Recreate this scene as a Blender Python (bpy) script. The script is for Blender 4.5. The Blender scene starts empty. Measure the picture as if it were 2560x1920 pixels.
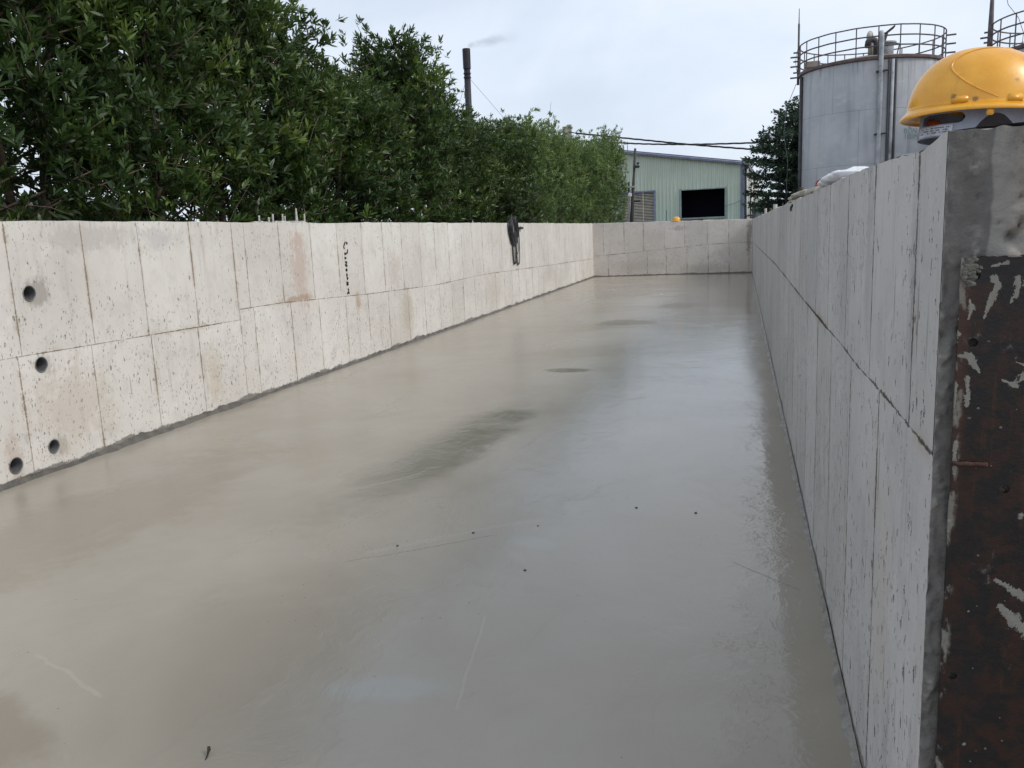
import bpy, bmesh, math, random
import numpy as np
from mathutils import Vector, Matrix, noise as mnoise
from mathutils.geometry import delaunay_2d_cdt

random.seed(7); rng = np.random.default_rng(11)
SC = bpy.context.scene
COL = SC.collection
R = math.radians
PI = math.pi

# ------------------------------------------------------------------ camera
F_PX, PITCH, ROLL, YAW, EYE = 2089.066, 0.17741, -0.04326, 0.27132, 1.6
_cy, _sy = math.cos(YAW), math.sin(YAW)
_fw0 = Vector((-_sy, _cy, 0)); _rt = Vector((_cy, _sy, 0)); _up0 = Vector((0, 0, 1))
_fw = _fw0*math.cos(PITCH) - _up0*math.sin(PITCH)
_up = _up0*math.cos(PITCH) + _fw0*math.sin(PITCH)
_r2 = _rt*math.cos(ROLL) + _up*math.sin(ROLL)
_u2 = _up*math.cos(ROLL) - _rt*math.sin(ROLL)

def at(px, py, X=None, Y=None, Z=None):
    """point of the place seen at a photo pixel, on the plane X, Y or Z = const"""
    d = _fw + _r2*((px-1280)/F_PX) - _u2*((py-960)/F_PX)
    if Y is not None: t = Y/d.y
    elif X is not None: t = X/d.x
    else: t = (Z-EYE)/d.z
    return Vector((0, 0, EYE)) + d*t

cam = bpy.data.cameras.new('camera'); camo = bpy.data.objects.new('camera', cam); COL.objects.link(camo)
cam.sensor_width = 36; cam.lens = F_PX/2560*36; cam.clip_start = 0.05; cam.clip_end = 6000
camo.matrix_world = Matrix(((_r2.x, _u2.x, -_fw.x, 0), (_r2.y, _u2.y, -_fw.y, 0), (_r2.z, _u2.z, -_fw.z, EYE), (0, 0, 0, 1)))
SC.camera = camo

# ------------------------------------------------------------------ helpers: objects
def link(o, parent=None):
    COL.objects.link(o)
    if parent is not None: o.parent = parent
    return o

def thing(name, label, cat, loc=(0, 0, 0), group=None, rotz=0):
    o = bpy.data.objects.new(name, None); COL.objects.link(o)
    o.empty_display_size = .2
    o.location = loc; o.rotation_euler = (0, 0, rotz)
    o['label'] = label; o['category'] = cat
    if group: o['group'] = group
    return o

def tag(o, label, cat, group=None):
    o['label'] = label; o['category'] = cat
    if group: o['group'] = group
    return o

def mesh_from(name, V, Fc, mat=None, smooth=False, attrs=None):
    me = bpy.data.meshes.new(name)
    me.from_pydata([tuple(v) for v in V], [], [tuple(f) for f in Fc])
    if attrs:
        for k, vals in attrs.items():
            a = me.attributes.new(k, 'FLOAT', 'POINT'); a.data.foreach_set('value', np.asarray(vals, dtype=np.float32))
    if smooth: me.polygons.foreach_set('use_smooth', [True]*len(me.polygons))
    if mat: me.materials.append(mat)
    me.update()
    return me

class MB:
    def __init__(s): s.V = []; s.F = []; s.A = {}
    def add(s, V, Fc):
        b = len(s.V); s.V += [Vector(v) for v in V]; s.F += [[i+b for i in f] for f in Fc]; return b
    def box(s, c, size, rot=None):
        c = Vector(c); h = Vector(size)/2
        V = [Vector((x*h.x, y*h.y, z*h.z)) for x in (-1, 1) for y in (-1, 1) for z in (-1, 1)]
        if rot is not None: V = [rot @ v for v in V]
        s.add([v+c for v in V], [(0, 1, 3, 2), (4, 6, 7, 5), (0, 4, 5, 1), (2, 3, 7, 6), (0, 2, 6, 4), (1, 5, 7, 3)])
    def bevel_box(s, c, size, bev, rot=None, seg=2):
        bm = bmesh.new(); bmesh.ops.create_cube(bm, size=1)
        for v in bm.verts: v.co = Vector((v.co.x*size[0], v.co.y*size[1], v.co.z*size[2]))
        bmesh.ops.bevel(bm, geom=bm.edges[:], offset=bev, segments=seg, affect='EDGES')
        bm.verts.index_update()
        V = [v.co.copy() for v in bm.verts]
        if rot is not None: V = [rot @ v for v in V]
        s.add([v+Vector(c) for v in V], [[v.index for v in f.verts] for f in bm.faces]); bm.free()
    def tube(s, path, rad, seg=8, cap=True, closed=False):
        path = [Vector(p) for p in path]; n = len(path)
        rads = rad if hasattr(rad, '__len__') else [rad]*n
        prev = None; rings = []
        for i, p in enumerate(path):
            if closed: t = path[(i+1) % n] - path[i-1]
            else: t = path[min(i+1, n-1)] - path[max(i-1, 0)]
            if t.length < 1e-9: t = Vector((0, 0, 1))
            t.normalize()
            if prev is None:
                a = Vector((0, 0, 1)) if abs(t.z) < .9 else Vector((1, 0, 0))
                e = t.cross(a).normalized()
            else:
                e = prev - t*prev.dot(t)
                if e.length < 1e-6: e = t.orthogonal()
                e.normalize()
            prev = e; f = t.cross(e)
            rings.append([p + (e*math.cos(2*PI*k/seg) + f*math.sin(2*PI*k/seg))*rads[i] for k in range(seg)])
        V = [v for r in rings for v in r]; Fc = []
        m = n if closed else n-1
        for i in range(m):
            j = (i+1) % n
            for k in range(seg):
                l = (k+1) % seg
                Fc.append((i*seg+k, i*seg+l, j*seg+l, j*seg+k))
        if cap and not closed:
            Fc.append(tuple(range(seg-1, -1, -1))); Fc.append(tuple((n-1)*seg+k for k in range(seg)))
        s.add(V, Fc)
    def lathe(s, prof, c=(0, 0, 0), seg=32, axis='Z', a0=0, a1=2*PI):
        c = Vector(c); full = abs(a1-a0-2*PI) < 1e-6
        m = seg if full else seg+1; V = []; Fc = []
        for (r, z) in prof:
            for k in range(m):
                a = a0+(a1-a0)*k/seg
                p = (r*math.cos(a), r*math.sin(a), z)
                if axis == 'X': p = (z, r*math.cos(a), r*math.sin(a))
                if axis == 'Y': p = (r*math.cos(a), z, r*math.sin(a))
                V.append(c+Vector(p))
        for i in range(len(prof)-1):
            for k in range(seg):
                l = (k+1) % m
                Fc.append((i*m+k, i*m+l, (i+1)*m+l, (i+1)*m+k))
        s.add(V, Fc)
    def build(s, name, mat, parent=None, smooth=False, local=True, attrs=None):
        off = Vector((0, 0, 0))
        if parent is not None and local:
            q = parent
            while q is not None: off = off + q.location; q = q.parent
        me = mesh_from(name, [v-off for v in s.V], s.F, mat, smooth, attrs)
        return link(bpy.data.objects.new(name, me), parent)

def smooth_angle(o, deg=35):
    me = o.data
    me.polygons.foreach_set('use_smooth', [True]*len(me.polygons))
    bm = bmesh.new(); bm.from_mesh(me)
    for e in bm.edges:
        if len(e.link_faces) == 2 and e.calc_face_angle(0) > R(deg): e.smooth = False
    bm.to_mesh(me); bm.free()
    return o

def nz(*p): return mnoise.noise(Vector(p))
def fbm(x, y, z=0, o=4): return mnoise.fractal(Vector((x, y, z)), 1.0, 2.0, o)

# ------------------------------------------------------------------ helpers: materials
class G:
    def __init__(s, name):
        s.m = bpy.data.materials.new(name); s.m.use_nodes = True
        s.t = s.m.node_tree; s.t.nodes.clear()
        s._pos = None
    def set(s, sock, v):
        if v is None: return
        if isinstance(v, bpy.types.NodeSocket): s.t.links.new(v, sock)
        else:
            if sock.type == 'RGBA' and hasattr(v, '__len__') and len(v) == 3: v = (*v, 1)
            if sock.type == 'VECTOR' and not hasattr(v, '__len__'): v = (v, v, v)
            sock.default_value = v
    def node(s, typ, **props):
        n = s.t.nodes.new(typ)
        for k, v in props.items(): setattr(n, k, v)
        return n
    def pos(s):
        if s._pos is None: s._pos = s.node('ShaderNodeNewGeometry').outputs['Position']
        return s._pos
    def obj(s): return s.node('ShaderNodeTexCoord').outputs['Object']
    def sep(s, v):
        n = s.node('ShaderNodeSeparateXYZ'); s.set(n.inputs[0], v); return n.outputs[0], n.outputs[1], n.outputs[2]
    def comb(s, x, y, z):
        n = s.node('ShaderNodeCombineXYZ')
        for i, a in enumerate((x, y, z)): s.set(n.inputs[i], a)
        return n.outputs[0]
    def math(s, op, a, b=None, c=None, clamp=False):
        n = s.node('ShaderNodeMath', operation=op, use_clamp=clamp)
        s.set(n.inputs[0], a); s.set(n.inputs[1], b)
        if c is not None: s.set(n.inputs[2], c)
        return n.outputs[0]
    def mul(s, a, b): return s.math('MULTIPLY', a, b)
    def add(s, a, b): return s.math('ADD', a, b)
    def sub(s, a, b): return s.math('SUBTRACT', a, b)
    def mx(s, a, b): return s.math('MAXIMUM', a, b)
    def inv(s, a): return s.math('SUBTRACT', 1.0, a)
    def vmul(s, v, k):
        n = s.node('ShaderNodeVectorMath', operation='MULTIPLY'); s.set(n.inputs[0], v); n.inputs[1].default_value = k; return n.outputs[0]
    def vadd(s, v, k):
        n = s.node('ShaderNodeVectorMath', operation='ADD'); s.set(n.inputs[0], v); s.set(n.inputs[1], k); return n.outputs[0]
    def ss(s, x, a, b):
        n = s.node('ShaderNodeMapRange', interpolation_type='SMOOTHSTEP'); s.set(n.inputs[0], x)
        if isinstance(a, (int, float)) and isinstance(b, (int, float)) and a > b:
            n.inputs[1].default_value = b; n.inputs[2].default_value = a; n.inputs[3].default_value = 1; n.inputs[4].default_value = 0
        else: s.set(n.inputs[1], a); s.set(n.inputs[2], b)
        return n.outputs[0]
    def lin(s, x, a, b, c=0.0, d=1.0):
        n = s.node('ShaderNodeMapRange'); s.set(n.inputs[0], x)
        for i, v in enumerate((a, b, c, d)): n.inputs[i+1].default_value = v
        return n.outputs[0]
    def mix(s, f, a, b, mode='MIX'):
        n = s.node('ShaderNodeMix', data_type='RGBA', blend_type=mode); s.set(n.inputs[0], f); s.set(n.inputs[6], a); s.set(n.inputs[7], b)
        return n.outputs[2]
    def noise(s, v, sc=1, det=3, ro=.55, dist=0):
        n = s.node('ShaderNodeTexNoise'); s.set(n.inputs['Vector'], v); n.inputs['Scale'].default_value = sc
        n.inputs['Detail'].default_value = det; n.inputs['Roughness'].default_value = ro; n.inputs['Distortion'].default_value = dist
        return n.outputs['Fac']
    def vor(s, v, sc=1, feat='F1', rand=1):
        n = s.node('ShaderNodeTexVoronoi', feature=feat); s.set(n.inputs['Vector'], v); n.inputs['Scale'].default_value = sc
        n.inputs['Randomness'].default_value = rand
        return n.outputs['Distance'], (n.outputs['Color'] if 'Color' in n.outputs else None)
    def attr(s, name):
        n = s.node('ShaderNodeAttribute'); n.attribute_name = name; return n.outputs['Fac']
    def bump(s, h, st=.5, d=.01, nrm=None):
        n = s.node('ShaderNodeBump'); s.set(n.inputs['Height'], h); n.inputs['Strength'].default_value = st
        n.inputs['Distance'].default_value = d
        if nrm is not None: s.t.links.new(nrm, n.inputs['Normal'])
        return n.outputs[0]
    def bsdf(s, col, rough=.7, normal=None, metal=0, spec=.5, **kw):
        n = s.node('ShaderNodeBsdfPrincipled'); s.set(n.inputs['Base Color'], col); s.set(n.inputs['Roughness'], rough)
        s.set(n.inputs['Metallic'], metal); s.set(n.inputs['Specular IOR Level'], spec)
        if normal is not None: s.t.links.new(normal, n.inputs['Normal'])
        for k, v in kw.items(): s.set(n.inputs[k.replace('_', ' ')], v)
        return n.outputs[0]
    def out(s, surf=None, vol=None):
        o = s.node('ShaderNodeOutputMaterial')
        if surf is not None: s.t.links.new(surf, o.inputs['Surface'])
        if vol is not None: s.t.links.new(vol, o.inputs['Volume'])
        return s.m

def simple(name, col, rough=.6, var=.25, scale=4, spec=.4, metal=0, bump=.0, bscale=40, dirt=None, dirtsc=3):
    """painted / plain stuff: colour with uneven tone, some grime and a little relief"""
    g = G(name); p = g.pos()
    n1 = g.noise(p, scale, 5, .6); n2 = g.noise(p, scale*7, 3, .6)
    dark = tuple(c*(1-var) for c in col); lite = tuple(min(1, c*(1+var*.6)) for c in col)
    c = g.mix(g.ss(n1, .3, .7), dark, lite)
    c = g.mix(g.mul(g.ss(n2, .55, .75), .35), c, dark)
    if dirt:
        d = g.noise(p, dirtsc, 6, .65, .4); c = g.mix(g.mul(g.ss(d, .5, .68), .8), c, dirt)
    nm = g.bump(n2, bump, .01) if bump else None
    r = g.add(rough, g.mul(g.sub(n1, .5), .25))
    return g.out(g.bsdf(c, r, nm, metal, spec))

def concrete(name, axis, lite, dark, dens=1.0, stains=(), wet=.05, streak=.5, jcol=(.10, .08, .06), tan=(.40, .33, .25), bumpk=1.0, jw=1.0, low=.0, sm=(1, .7), grime=.42):
    """board-marked cast concrete: joints from the mesh attributes, blow holes, streaks, stains"""
    g = G(name); p = g.pos(); x, y, z = g.sep(p)
    u = y if axis == 'Y' else x
    uv = g.comb(u, z, 0.0)
    n_big = g.noise(uv, .9, 4, .6, .3); n_mid = g.noise(uv, 5, 6, .65, .2); n_fine = g.noise(uv, 55, 4, .7)
    st = g.noise(g.vmul(uv, (9, .9, 1)), 1, 5, .65, .15)
    st2 = g.noise(g.vmul(uv, (34, 1.6, 1)), 1, 4, .6)
    c = g.mix(g.ss(n_big, .3, .7), dark, lite)
    c = g.mix(g.mul(g.ss(n_mid, .48, .72), .35), c, tuple(v*.78 for v in dark))
    c = g.mix(g.mul(g.ss(st, .54, .74), streak*.6), c, tuple(v*.62 for v in dark))
    c = g.mix(g.mul(g.ss(st2, .57, .78), streak*.45), c, tuple(v*.55 for v in dark))
    n_bl = g.noise(g.vmul(uv, (1.6, 1.1, 1)), 2.1, 6, .7, .6)
    c = g.mix(g.mul(g.ss(n_bl, .54, .66), .30), c, tuple(v*.74 for v in dark)); c = g.mix(g.mul(g.ss(n_bl, .44, .34), .35), c, tuple(min(1, v*1.10) for v in lite))
    c = g.mix(g.mul(g.ss(n_fine, .55, .8), .25), c, tuple(v*.7 for v in dark))
    tint = g.attr('tint')
    c = g.mix(g.mul(tint, .30), c, tuple(v*.76 for v in (dark[0], dark[1]*.985, dark[2]*.95)))
    # joints
    wob = g.noise(uv, 14, 4, .7); wob2 = g.noise(uv, 60, 2, .6)
    gap = g.noise(g.vmul(uv, (1.3, 1.9, 1)), 1.6, 3, .6)
    jv = g.add(g.attr('jv'), g.mul(g.sub(wob, .5), .016)); jv = g.math('ABSOLUTE', jv)
    jh = g.math('ABSOLUTE', g.add(g.attr('jh'), g.mul(g.sub(wob, .5), .022)))
    wv = g.mul(jw, g.add(.0026, g.mul(g.ss(g.add(gap, g.mul(g.sub(wob2, .5), .7)), .38, .8), .0075)))
    wh = g.add(.0022, g.mul(g.ss(g.add(gap, g.mul(g.sub(wob2, .5), .7)), .36, .8), .0065))
    mjv = g.inv(g.ss(jv, g.mul(wv, .35), g.mul(wv, 1.5))); mjh = g.inv(g.ss(jh, g.mul(wh, .35), g.mul(wh, 1.5)))
    mj = g.mul(g.mx(mjv, mjh), g.lin(g.ss(gap, .3, .6), 0, 1, .62, .97))
    halo = g.mul(g.inv(g.ss(g.math('MINIMUM', jv, jh), 0.0, .05)), g.ss(g.add(gap, g.mul(g.sub(n_mid, .5), .8)), .45, .7))
    c = g.mix(g.mul(halo, .5), c, tan)
    # blow holes: three sizes, stretched along the boards
    lowd = g.ss(z, 1.15, .25)
    dn = g.add(g.noise(uv, 1.7, 3, .6), g.mul(lowd, .07*dens))
    pits = None
    for sc, (su, sz), rad, thr in ((22, (1, .55), .25, .76), (46, (1, .5), .31, .70), (9, (1, .5), .12, .80), (62, (1, .62), .34, .70)):
        d, colr = g.vor(g.vadd(g.vmul(uv, (su, sz, 1)), g.comb(g.mul(g.sub(wob, .5), .05), g.mul(g.sub(wob2, .5), .04), 0.0)), sc)
        cr = g.sep(colr)[0]
        on = g.ss(g.add(g.add(cr, g.mul(lowd, low if sc > 20 else 0.0)), g.mul(g.sub(dn, .5), 1.7)), thr+.015, thr+.075)
        cg = g.add(g.mul(g.sep(colr)[1], .75), .35); dr = g.math('DIVIDE', g.add(d, g.mul(g.sub(wob2, .5), .10)), cg)
        pm = g.mul(g.inv(g.ss(dr, rad*.40, rad)), on)
        pits = pm if pits is None else g.mx(pits, pm)
    smud = g.mul(g.ss(g.noise(g.vmul(uv, (sm[0], sm[1], 1)), 7.5, 5, .7, .5), .58, .73), g.ss(dn, .40, .60))
    c = g.mix(g.mul(smud, grime), c, tuple(v*.55 for v in dark))
    # vertical scratches along the board seams
    d, colr = g.vor(g.vmul(uv, (26, 2.1, 1)), 1)
    sx = g.math('ABSOLUTE', g.sub(g.math('FRACT', g.mul(u, 26)), .5))
    scr = g.mul(g.inv(g.ss(d, .1, .26)), g.ss(g.sep(colr)[1], .80, .9))
    dk = g.mx(g.mul(pits, .85), g.mul(scr, .6*streak))
    c = g.mix(dk, c, tuple(v*.26 for v in dark))
    for (su, sz, ru, rz, col, a) in stains:
        du = g.math('DIVIDE', g.sub(u, su), ru); dz = g.math('DIVIDE', g.sub(z, sz), rz)
        dd = g.math('SQRT', g.add(g.mul(du, du), g.mul(dz, dz)))
        dd = g.add(dd, g.mul(g.sub(n_mid, .5), 1.9)); dd = g.add(dd, g.mul(g.sub(wob, .5), 1.6)); dd = g.add(dd, g.mul(g.sub(st2, .5), 1.3))
        c = g.mix(g.mul(g.ss(dd, 1.05, .35), a), c, col)
    c = g.mix(mj, c, jcol)
    # damp foot where the fresh floor was splashed up
    edge = g.add(wet*.35, g.mul(g.ss(g.noise(g.comb(u, 0.0, 0.0), 1.5, 4, .55), .35, .75), wet*.9))
    edge = g.add(edge, g.mul(g.sub(n_mid, .5), .06)); edge = g.add(edge, g.mul(g.sub(wob, .5), .05)); edge = g.add(edge, g.mul(g.sub(n_fine, .5), .035))
    wm = g.inv(g.ss(z, edge, g.add(edge, .014)))
    c = g.mix(g.mul(wm, .82), c, (.15, .14, .12))
    h = g.add(g.mul(n_mid, .5), g.mul(n_fine, .35)); h = g.add(h, g.mul(st2, .3))
    h = g.sub(h, g.mul(mj, 1.6)); h = g.sub(h, g.mul(pits, 1.5))
    nm = g.bump(h, .55*bumpk, .006)
    return g.out(g.bsdf(c, g.sub(.88, g.mul(wm, .35)), nm, 0, .3))

# ------------------------------------------------------------------ world, sun
SUN_DIR = Vector((.74, -.10, .62)).normalized()
elev = math.asin(SUN_DIR.z); azim = math.atan2(SUN_DIR.x, SUN_DIR.y)      # azimuth from +Y, clockwise
w = bpy.data.worlds.new('World'); SC.world = w; w.use_nodes = True
nt = w.node_tree; nt.nodes.clear()
class W(G):
    def __init__(s): s.t = nt; s._pos = None
gw = W()
sky = gw.node('ShaderNodeTexSky', sky_type='NISHITA'); sky.sun_disc = False
sky.sun_elevation = elev; sky.sun_rotation = azim; sky.air_density = 1.0; sky.dust_density = 3.0; sky.ozone_density = 1.0
skc = gw.vmul(sky.outputs[0], (.10, .10, .10))
dirv = gw.node('ShaderNodeTexCoord').outputs['Generated']
cl = gw.noise(gw.vmul(dirv, (1.5, 1.5, 2.3)), 2.2, 6, .55, .4)
cl2 = gw.noise(gw.vmul(dirv, (1, 1, 2.6)), 1.3, 4, .55, .6)
cf = gw.lin(gw.ss(gw.add(gw.mul(cl, .5), gw.mul(cl2, .5)), .36, .60), 0, 1, .76, .96)
cloudcol = gw.mix(gw.ss(cl, .35, .7), (.69, .78, .905), (.79, .845, .93))
skmix = gw.mix(cf, skc, cloudcol)
bg = gw.node('ShaderNodeBackground'); gw.set(bg.inputs[0], skmix); bg.inputs[1].default_value = 1.0
wo = gw.node('ShaderNodeOutputWorld'); nt.links.new(bg.outputs[0], wo.inputs[0])

sl = bpy.data.lights.new('sun', 'SUN'); sl.energy = 1.8; sl.angle = R(16.0); sl.color = (1, .95, .88)
so = bpy.data.objects.new('sun', sl); COL.objects.link(so)
so.rotation_euler = (-SUN_DIR).to_track_quat('-Z', 'Y').to_euler(); so.location = (20, 5, 25)

SC.view_settings.view_transform = 'Standard'; SC.view_settings.look = 'None'
SC.view_settings.exposure = .20; SC.view_settings.gamma = 1

# ------------------------------------------------------------------ dimensions of the basin
XL, ZL, XR, ZR, YF, YN = -4.956, 1.839, .353, 1.745, 29.08, 1.683
TH = .25

# ------------------------------------------------------------------ floor and ground
def floor_material():
    g = G('wet_screed'); p = g.pos(); x, y, z = g.sep(p)
    uv = g.comb(x, y, 0.0)
    big = g.noise(uv, .33, 5, .6, .8); mid = g.noise(uv, 1.3, 5, .6, .6); fine = g.noise(uv, 9, 5, .65)
    grit = g.noise(uv, 70, 3, .7)
    tro = g.noise(g.vmul(g.vadd(uv, g.comb(g.mul(mid, 1.2), g.mul(big, 1.5), 0.0)), (2.2, .55, 1)), 1, 6, .65, 1.0)
    c = g.mix(g.ss(big, .35, .65), (.278, .248, .202), (.330, .300, .252))
    c = g.mix(g.mul(g.ss(mid, .45, .7), .3), c, (.33, .315, .285))
    c = g.mix(g.mul(g.ss(tro, .55, .75), .22), c, (.20, .185, .155))
    # settled laitance, pale veils and brown silt
    def blob(cx, cy, rx, ry, rot=0, k=.9, e0=1.1, e1=.5):
        dx = g.sub(x, cx); dy = g.sub(y, cy); ca, sa = math.cos(rot), math.sin(rot)
        a = g.add(g.mul(dx, ca/rx), g.mul(dy, sa/rx)); b = g.add(g.mul(dx, -sa/ry), g.mul(dy, ca/ry))
        d = g.math('SQRT', g.add(g.mul(a, a), g.mul(b, b)))
        d = g.add(d, g.mul(g.sub(mid, .5), k*1.6)); d = g.add(d, g.mul(g.sub(fine, .5), k*.7))
        return g.ss(d, e0, e1)
    patch = blob(-2.18, 5.75, 1.55, .33, math.atan2(2.5, .22), .9, 1.3, .5)      # puddle streak, tree reflection painted in
    patch = g.mx(patch, blob(-2.0, 6.95, .30, .42, 0, .9, 1.1, .4))
    patch2 = g.mx(blob(-1.95, 9.5, .34, .16, 0, .8), blob(-1.9, 14.5, .6, .5, 0, .9))
    patch2 = g.mx(patch2, blob(-1.2, 17.5, .5, .7, 0, .9))
    puddle_refl = g.mx(patch, patch2)
    gr = g.mul(blob(-1.75, 4.3, .9, .75, 0, 1.1, 1.3, .2), .55)                    # gritty band
    dull2 = gr
    veil = g.mx(blob(-1.25, 2.55, .30, .13, .2, .8), g.mul(blob(-1.05, 4.05, .18, .10, -.4, .8), .8))
    c = g.mix(g.mul(veil, .5), c, (.33, .335, .32))
    silt = g.mx(g.mul(blob(-2.5, 2.05, .42, .16, -.4, .9), .6), g.mul(blob(-3.8, 4.2, .6, 2.0, 0, 1.2), .4))
    c = g.mix(silt, c, (.20, .165, .125))
    c = g.mix(g.mul(puddle_refl, .55), c, (.155, .160, .132))  # trees' green-dark reflection painted into the wet floor colour
    # thin lines of laitance left by the float
    def line(ax, ay, bx, by, wdt, amp):
        L = math.hypot(bx-ax, by-ay); ca, sa = (bx-ax)/L, (by-ay)/L
        dx = g.sub(x, ax); dy = g.sub(y, ay)
        t = g.add(g.mul(dx, ca), g.mul(dy, sa)); d = g.add(g.mul(dx, -sa), g.mul(dy, ca))
        d = g.add(d, g.mul(g.sub(mid, .5), amp)); d = g.add(d, g.mul(g.sub(fine, .5), amp*.25))
        m = g.inv(g.ss(g.math('ABSOLUTE', d), wdt*.4, wdt))
        return g.mul(m, g.mul(g.ss(t, 0, .05), g.ss(t, L, L-.05)))
    pale = g.mx(line(-2.78, 2.53, -2.22, 2.29, .012, .10), line(-1.06, 3.2, -.93, 2.45, .010, .06))
    pale = g.mx(pale, g.mul(line(-1.9, 3.75, -1.1, 4.42, .03, .22), .6))
    c = g.mix(g.mul(pale, .22), c, (.42, .40, .36))
    darkl = g.mx(line(-.05, 3.95, .28, 3.65, .006, .03), line(-1.95, 3.62, -1.25, 4.12, .009, .16))
    c = g.mix(g.mul(darkl, .4), c, (.12, .11, .095))
    # puddle along the shaded wall with a broken edge
    pe = g.add(g.sub(x, g.lin(y, 2.0, 7.0, -.02, .16)), g.mul(g.sub(fine, .5), .12))
    pe = g.add(pe, g.mul(g.sub(mid, .5), .34)); pe = g.add(pe, g.mul(g.sub(g.noise(g.vmul(uv, (1, .8, 1)), 17, 5, .7, .9), .5), .46))
    pud = g.mul(g.ss(pe, -.05, .05), g.ss(y, 9.0, 5.5))
    c = g.mix(g.mul(pud, .22), c, (.185, .165, .125))  # wet tone, with the wall's brown reflection painted into it
    # splash specks
    d, colr = g.vor(uv, 26); sp = g.mul(g.inv(g.ss(d, .06, .16)), g.ss(g.add(g.sep(colr)[0], g.mul(gr, .12)), .90, .93))
    near = g.mul(sp, g.ss(g.noise(uv, .8, 2, .5), .44, .6))
    c = g.mix(g.mul(near, .6), c, (.09, .065, .055))
    rough = g.add(g.lin(x, -1.9, -.35, .205, .055), g.mul(g.mul(g.ss(big, .35, .7), .07), g.ss(x, -.6, -2.2))); rough = g.add(rough, g.mul(g.ss(tro, .52, .75), .05))
    rough = g.add(rough, g.mul(dull2, .15)); rough = g.math('MULTIPLY', rough, g.inv(g.mul(puddle_refl, .55)))
    rough = g.math('MULTIPLY', rough, g.inv(g.mul(pud, .35)))
    rough = g.math('MAXIMUM', rough, .03)
    h = g.add(g.mul(mid, .35), g.mul(tro, .85)); h = g.add(h, g.mul(fine, .07))
    h2 = g.add(g.mul(g.mul(grit, g.add(.14, g.mul(dull2, 1.6))), g.inv(g.mx(pud, g.mul(puddle_refl, .7)))), g.mul(pale, .3))
    rip = g.noise(g.vmul(g.vadd(uv, g.comb(g.mul(mid, .6), g.mul(mid, .5), 0.0)), (9, 3.2, 1)), 1, 5, .62, .8); h2 = g.add(h2, g.mul(g.mul(g.ss(rip, .52, .68), .16), g.inv(pud)))
    h2 = g.sub(h2, g.mul(darkl, .4)); h2 = g.add(h2, g.mul(near, .5)); pass
    lump = g.noise(g.vmul(uv, (1, .6, 1)), 46, 3, .6, 1.2)
    spk = g.mx(blob(.0, 2.95, .13, .80, .06, 1.0, 1.3, .2), g.mx(g.mul(blob(.11, 4.7, .12, .9, .05, 1.0, 1.3, .2), .9), g.mul(blob(.16, 7.2, .13, 1.4, 0, 1.0, 1.3, .2), .8)))
    h2 = g.add(h2, g.mul(g.mul(g.ss(lump, .54, .68), g.mul(spk, g.ss(g.noise(uv, 5, 4, .6), .42, .62))), .8))
    nm = g.bump(h, .10, .05); nm = g.bump(h2, .35, .006, nm)
    return g.out(g.bsdf(c, rough, nm, 0, .5, IOR=1.36))

def sheet(name, x0, x1, y0, y1, z, mat, nx=1, ny=1, fn=None):
    V = []; Fc = []
    for j in range(ny+1):
        for i in range(nx+1):
            xx = x0+(x1-x0)*i/nx; yy = y0+(y1-y0)*j/ny
            V.append((xx, yy, z+(fn(xx, yy) if fn else 0)))
    for j in range(ny):
        for i in range(nx):
            a = j*(nx+1)+i; Fc.append((a, a+1, a+nx+2, a+nx+1))
    return link(bpy.data.objects.new(name, mesh_from(name, V, Fc, mat, True)))

fl = sheet('floor', XL-.1, XR+.1, -3.2, YF+.1, 0, floor_material(), 24, 120, lambda x, y: .003*fbm(x*.7, y*.5, 3.1, 2))
fl['kind'] = 'structure'
gd = G('bare_soil'); pp = gd.pos()
gcol = gd.mix(gd.ss(gd.noise(pp, .3, 6, .65), .35, .65), (.16, .125, .09), (.24, .21, .17))
gcol = gd.mix(gd.mul(gd.ss(gd.noise(pp, 1.1, 5, .6), .5, .65), .7), gcol, (.07, .09, .035))
gmat = gd.out(gd.bsdf(gcol, .95, gd.bump(gd.noise(pp, 9, 6, .7), .6, .05), 0, .2))
gr = sheet('ground', -2500, 2500, -2500, 2500, -.06, gmat, 4, 4); gr['kind'] = 'structure'

# ------------------------------------------------------------------ concrete walls
def interp(pts):
    xs = [p[0] for p in pts]; ys = [p[1] for p in pts]
    return lambda u: float(np.interp(u, xs, ys))

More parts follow.
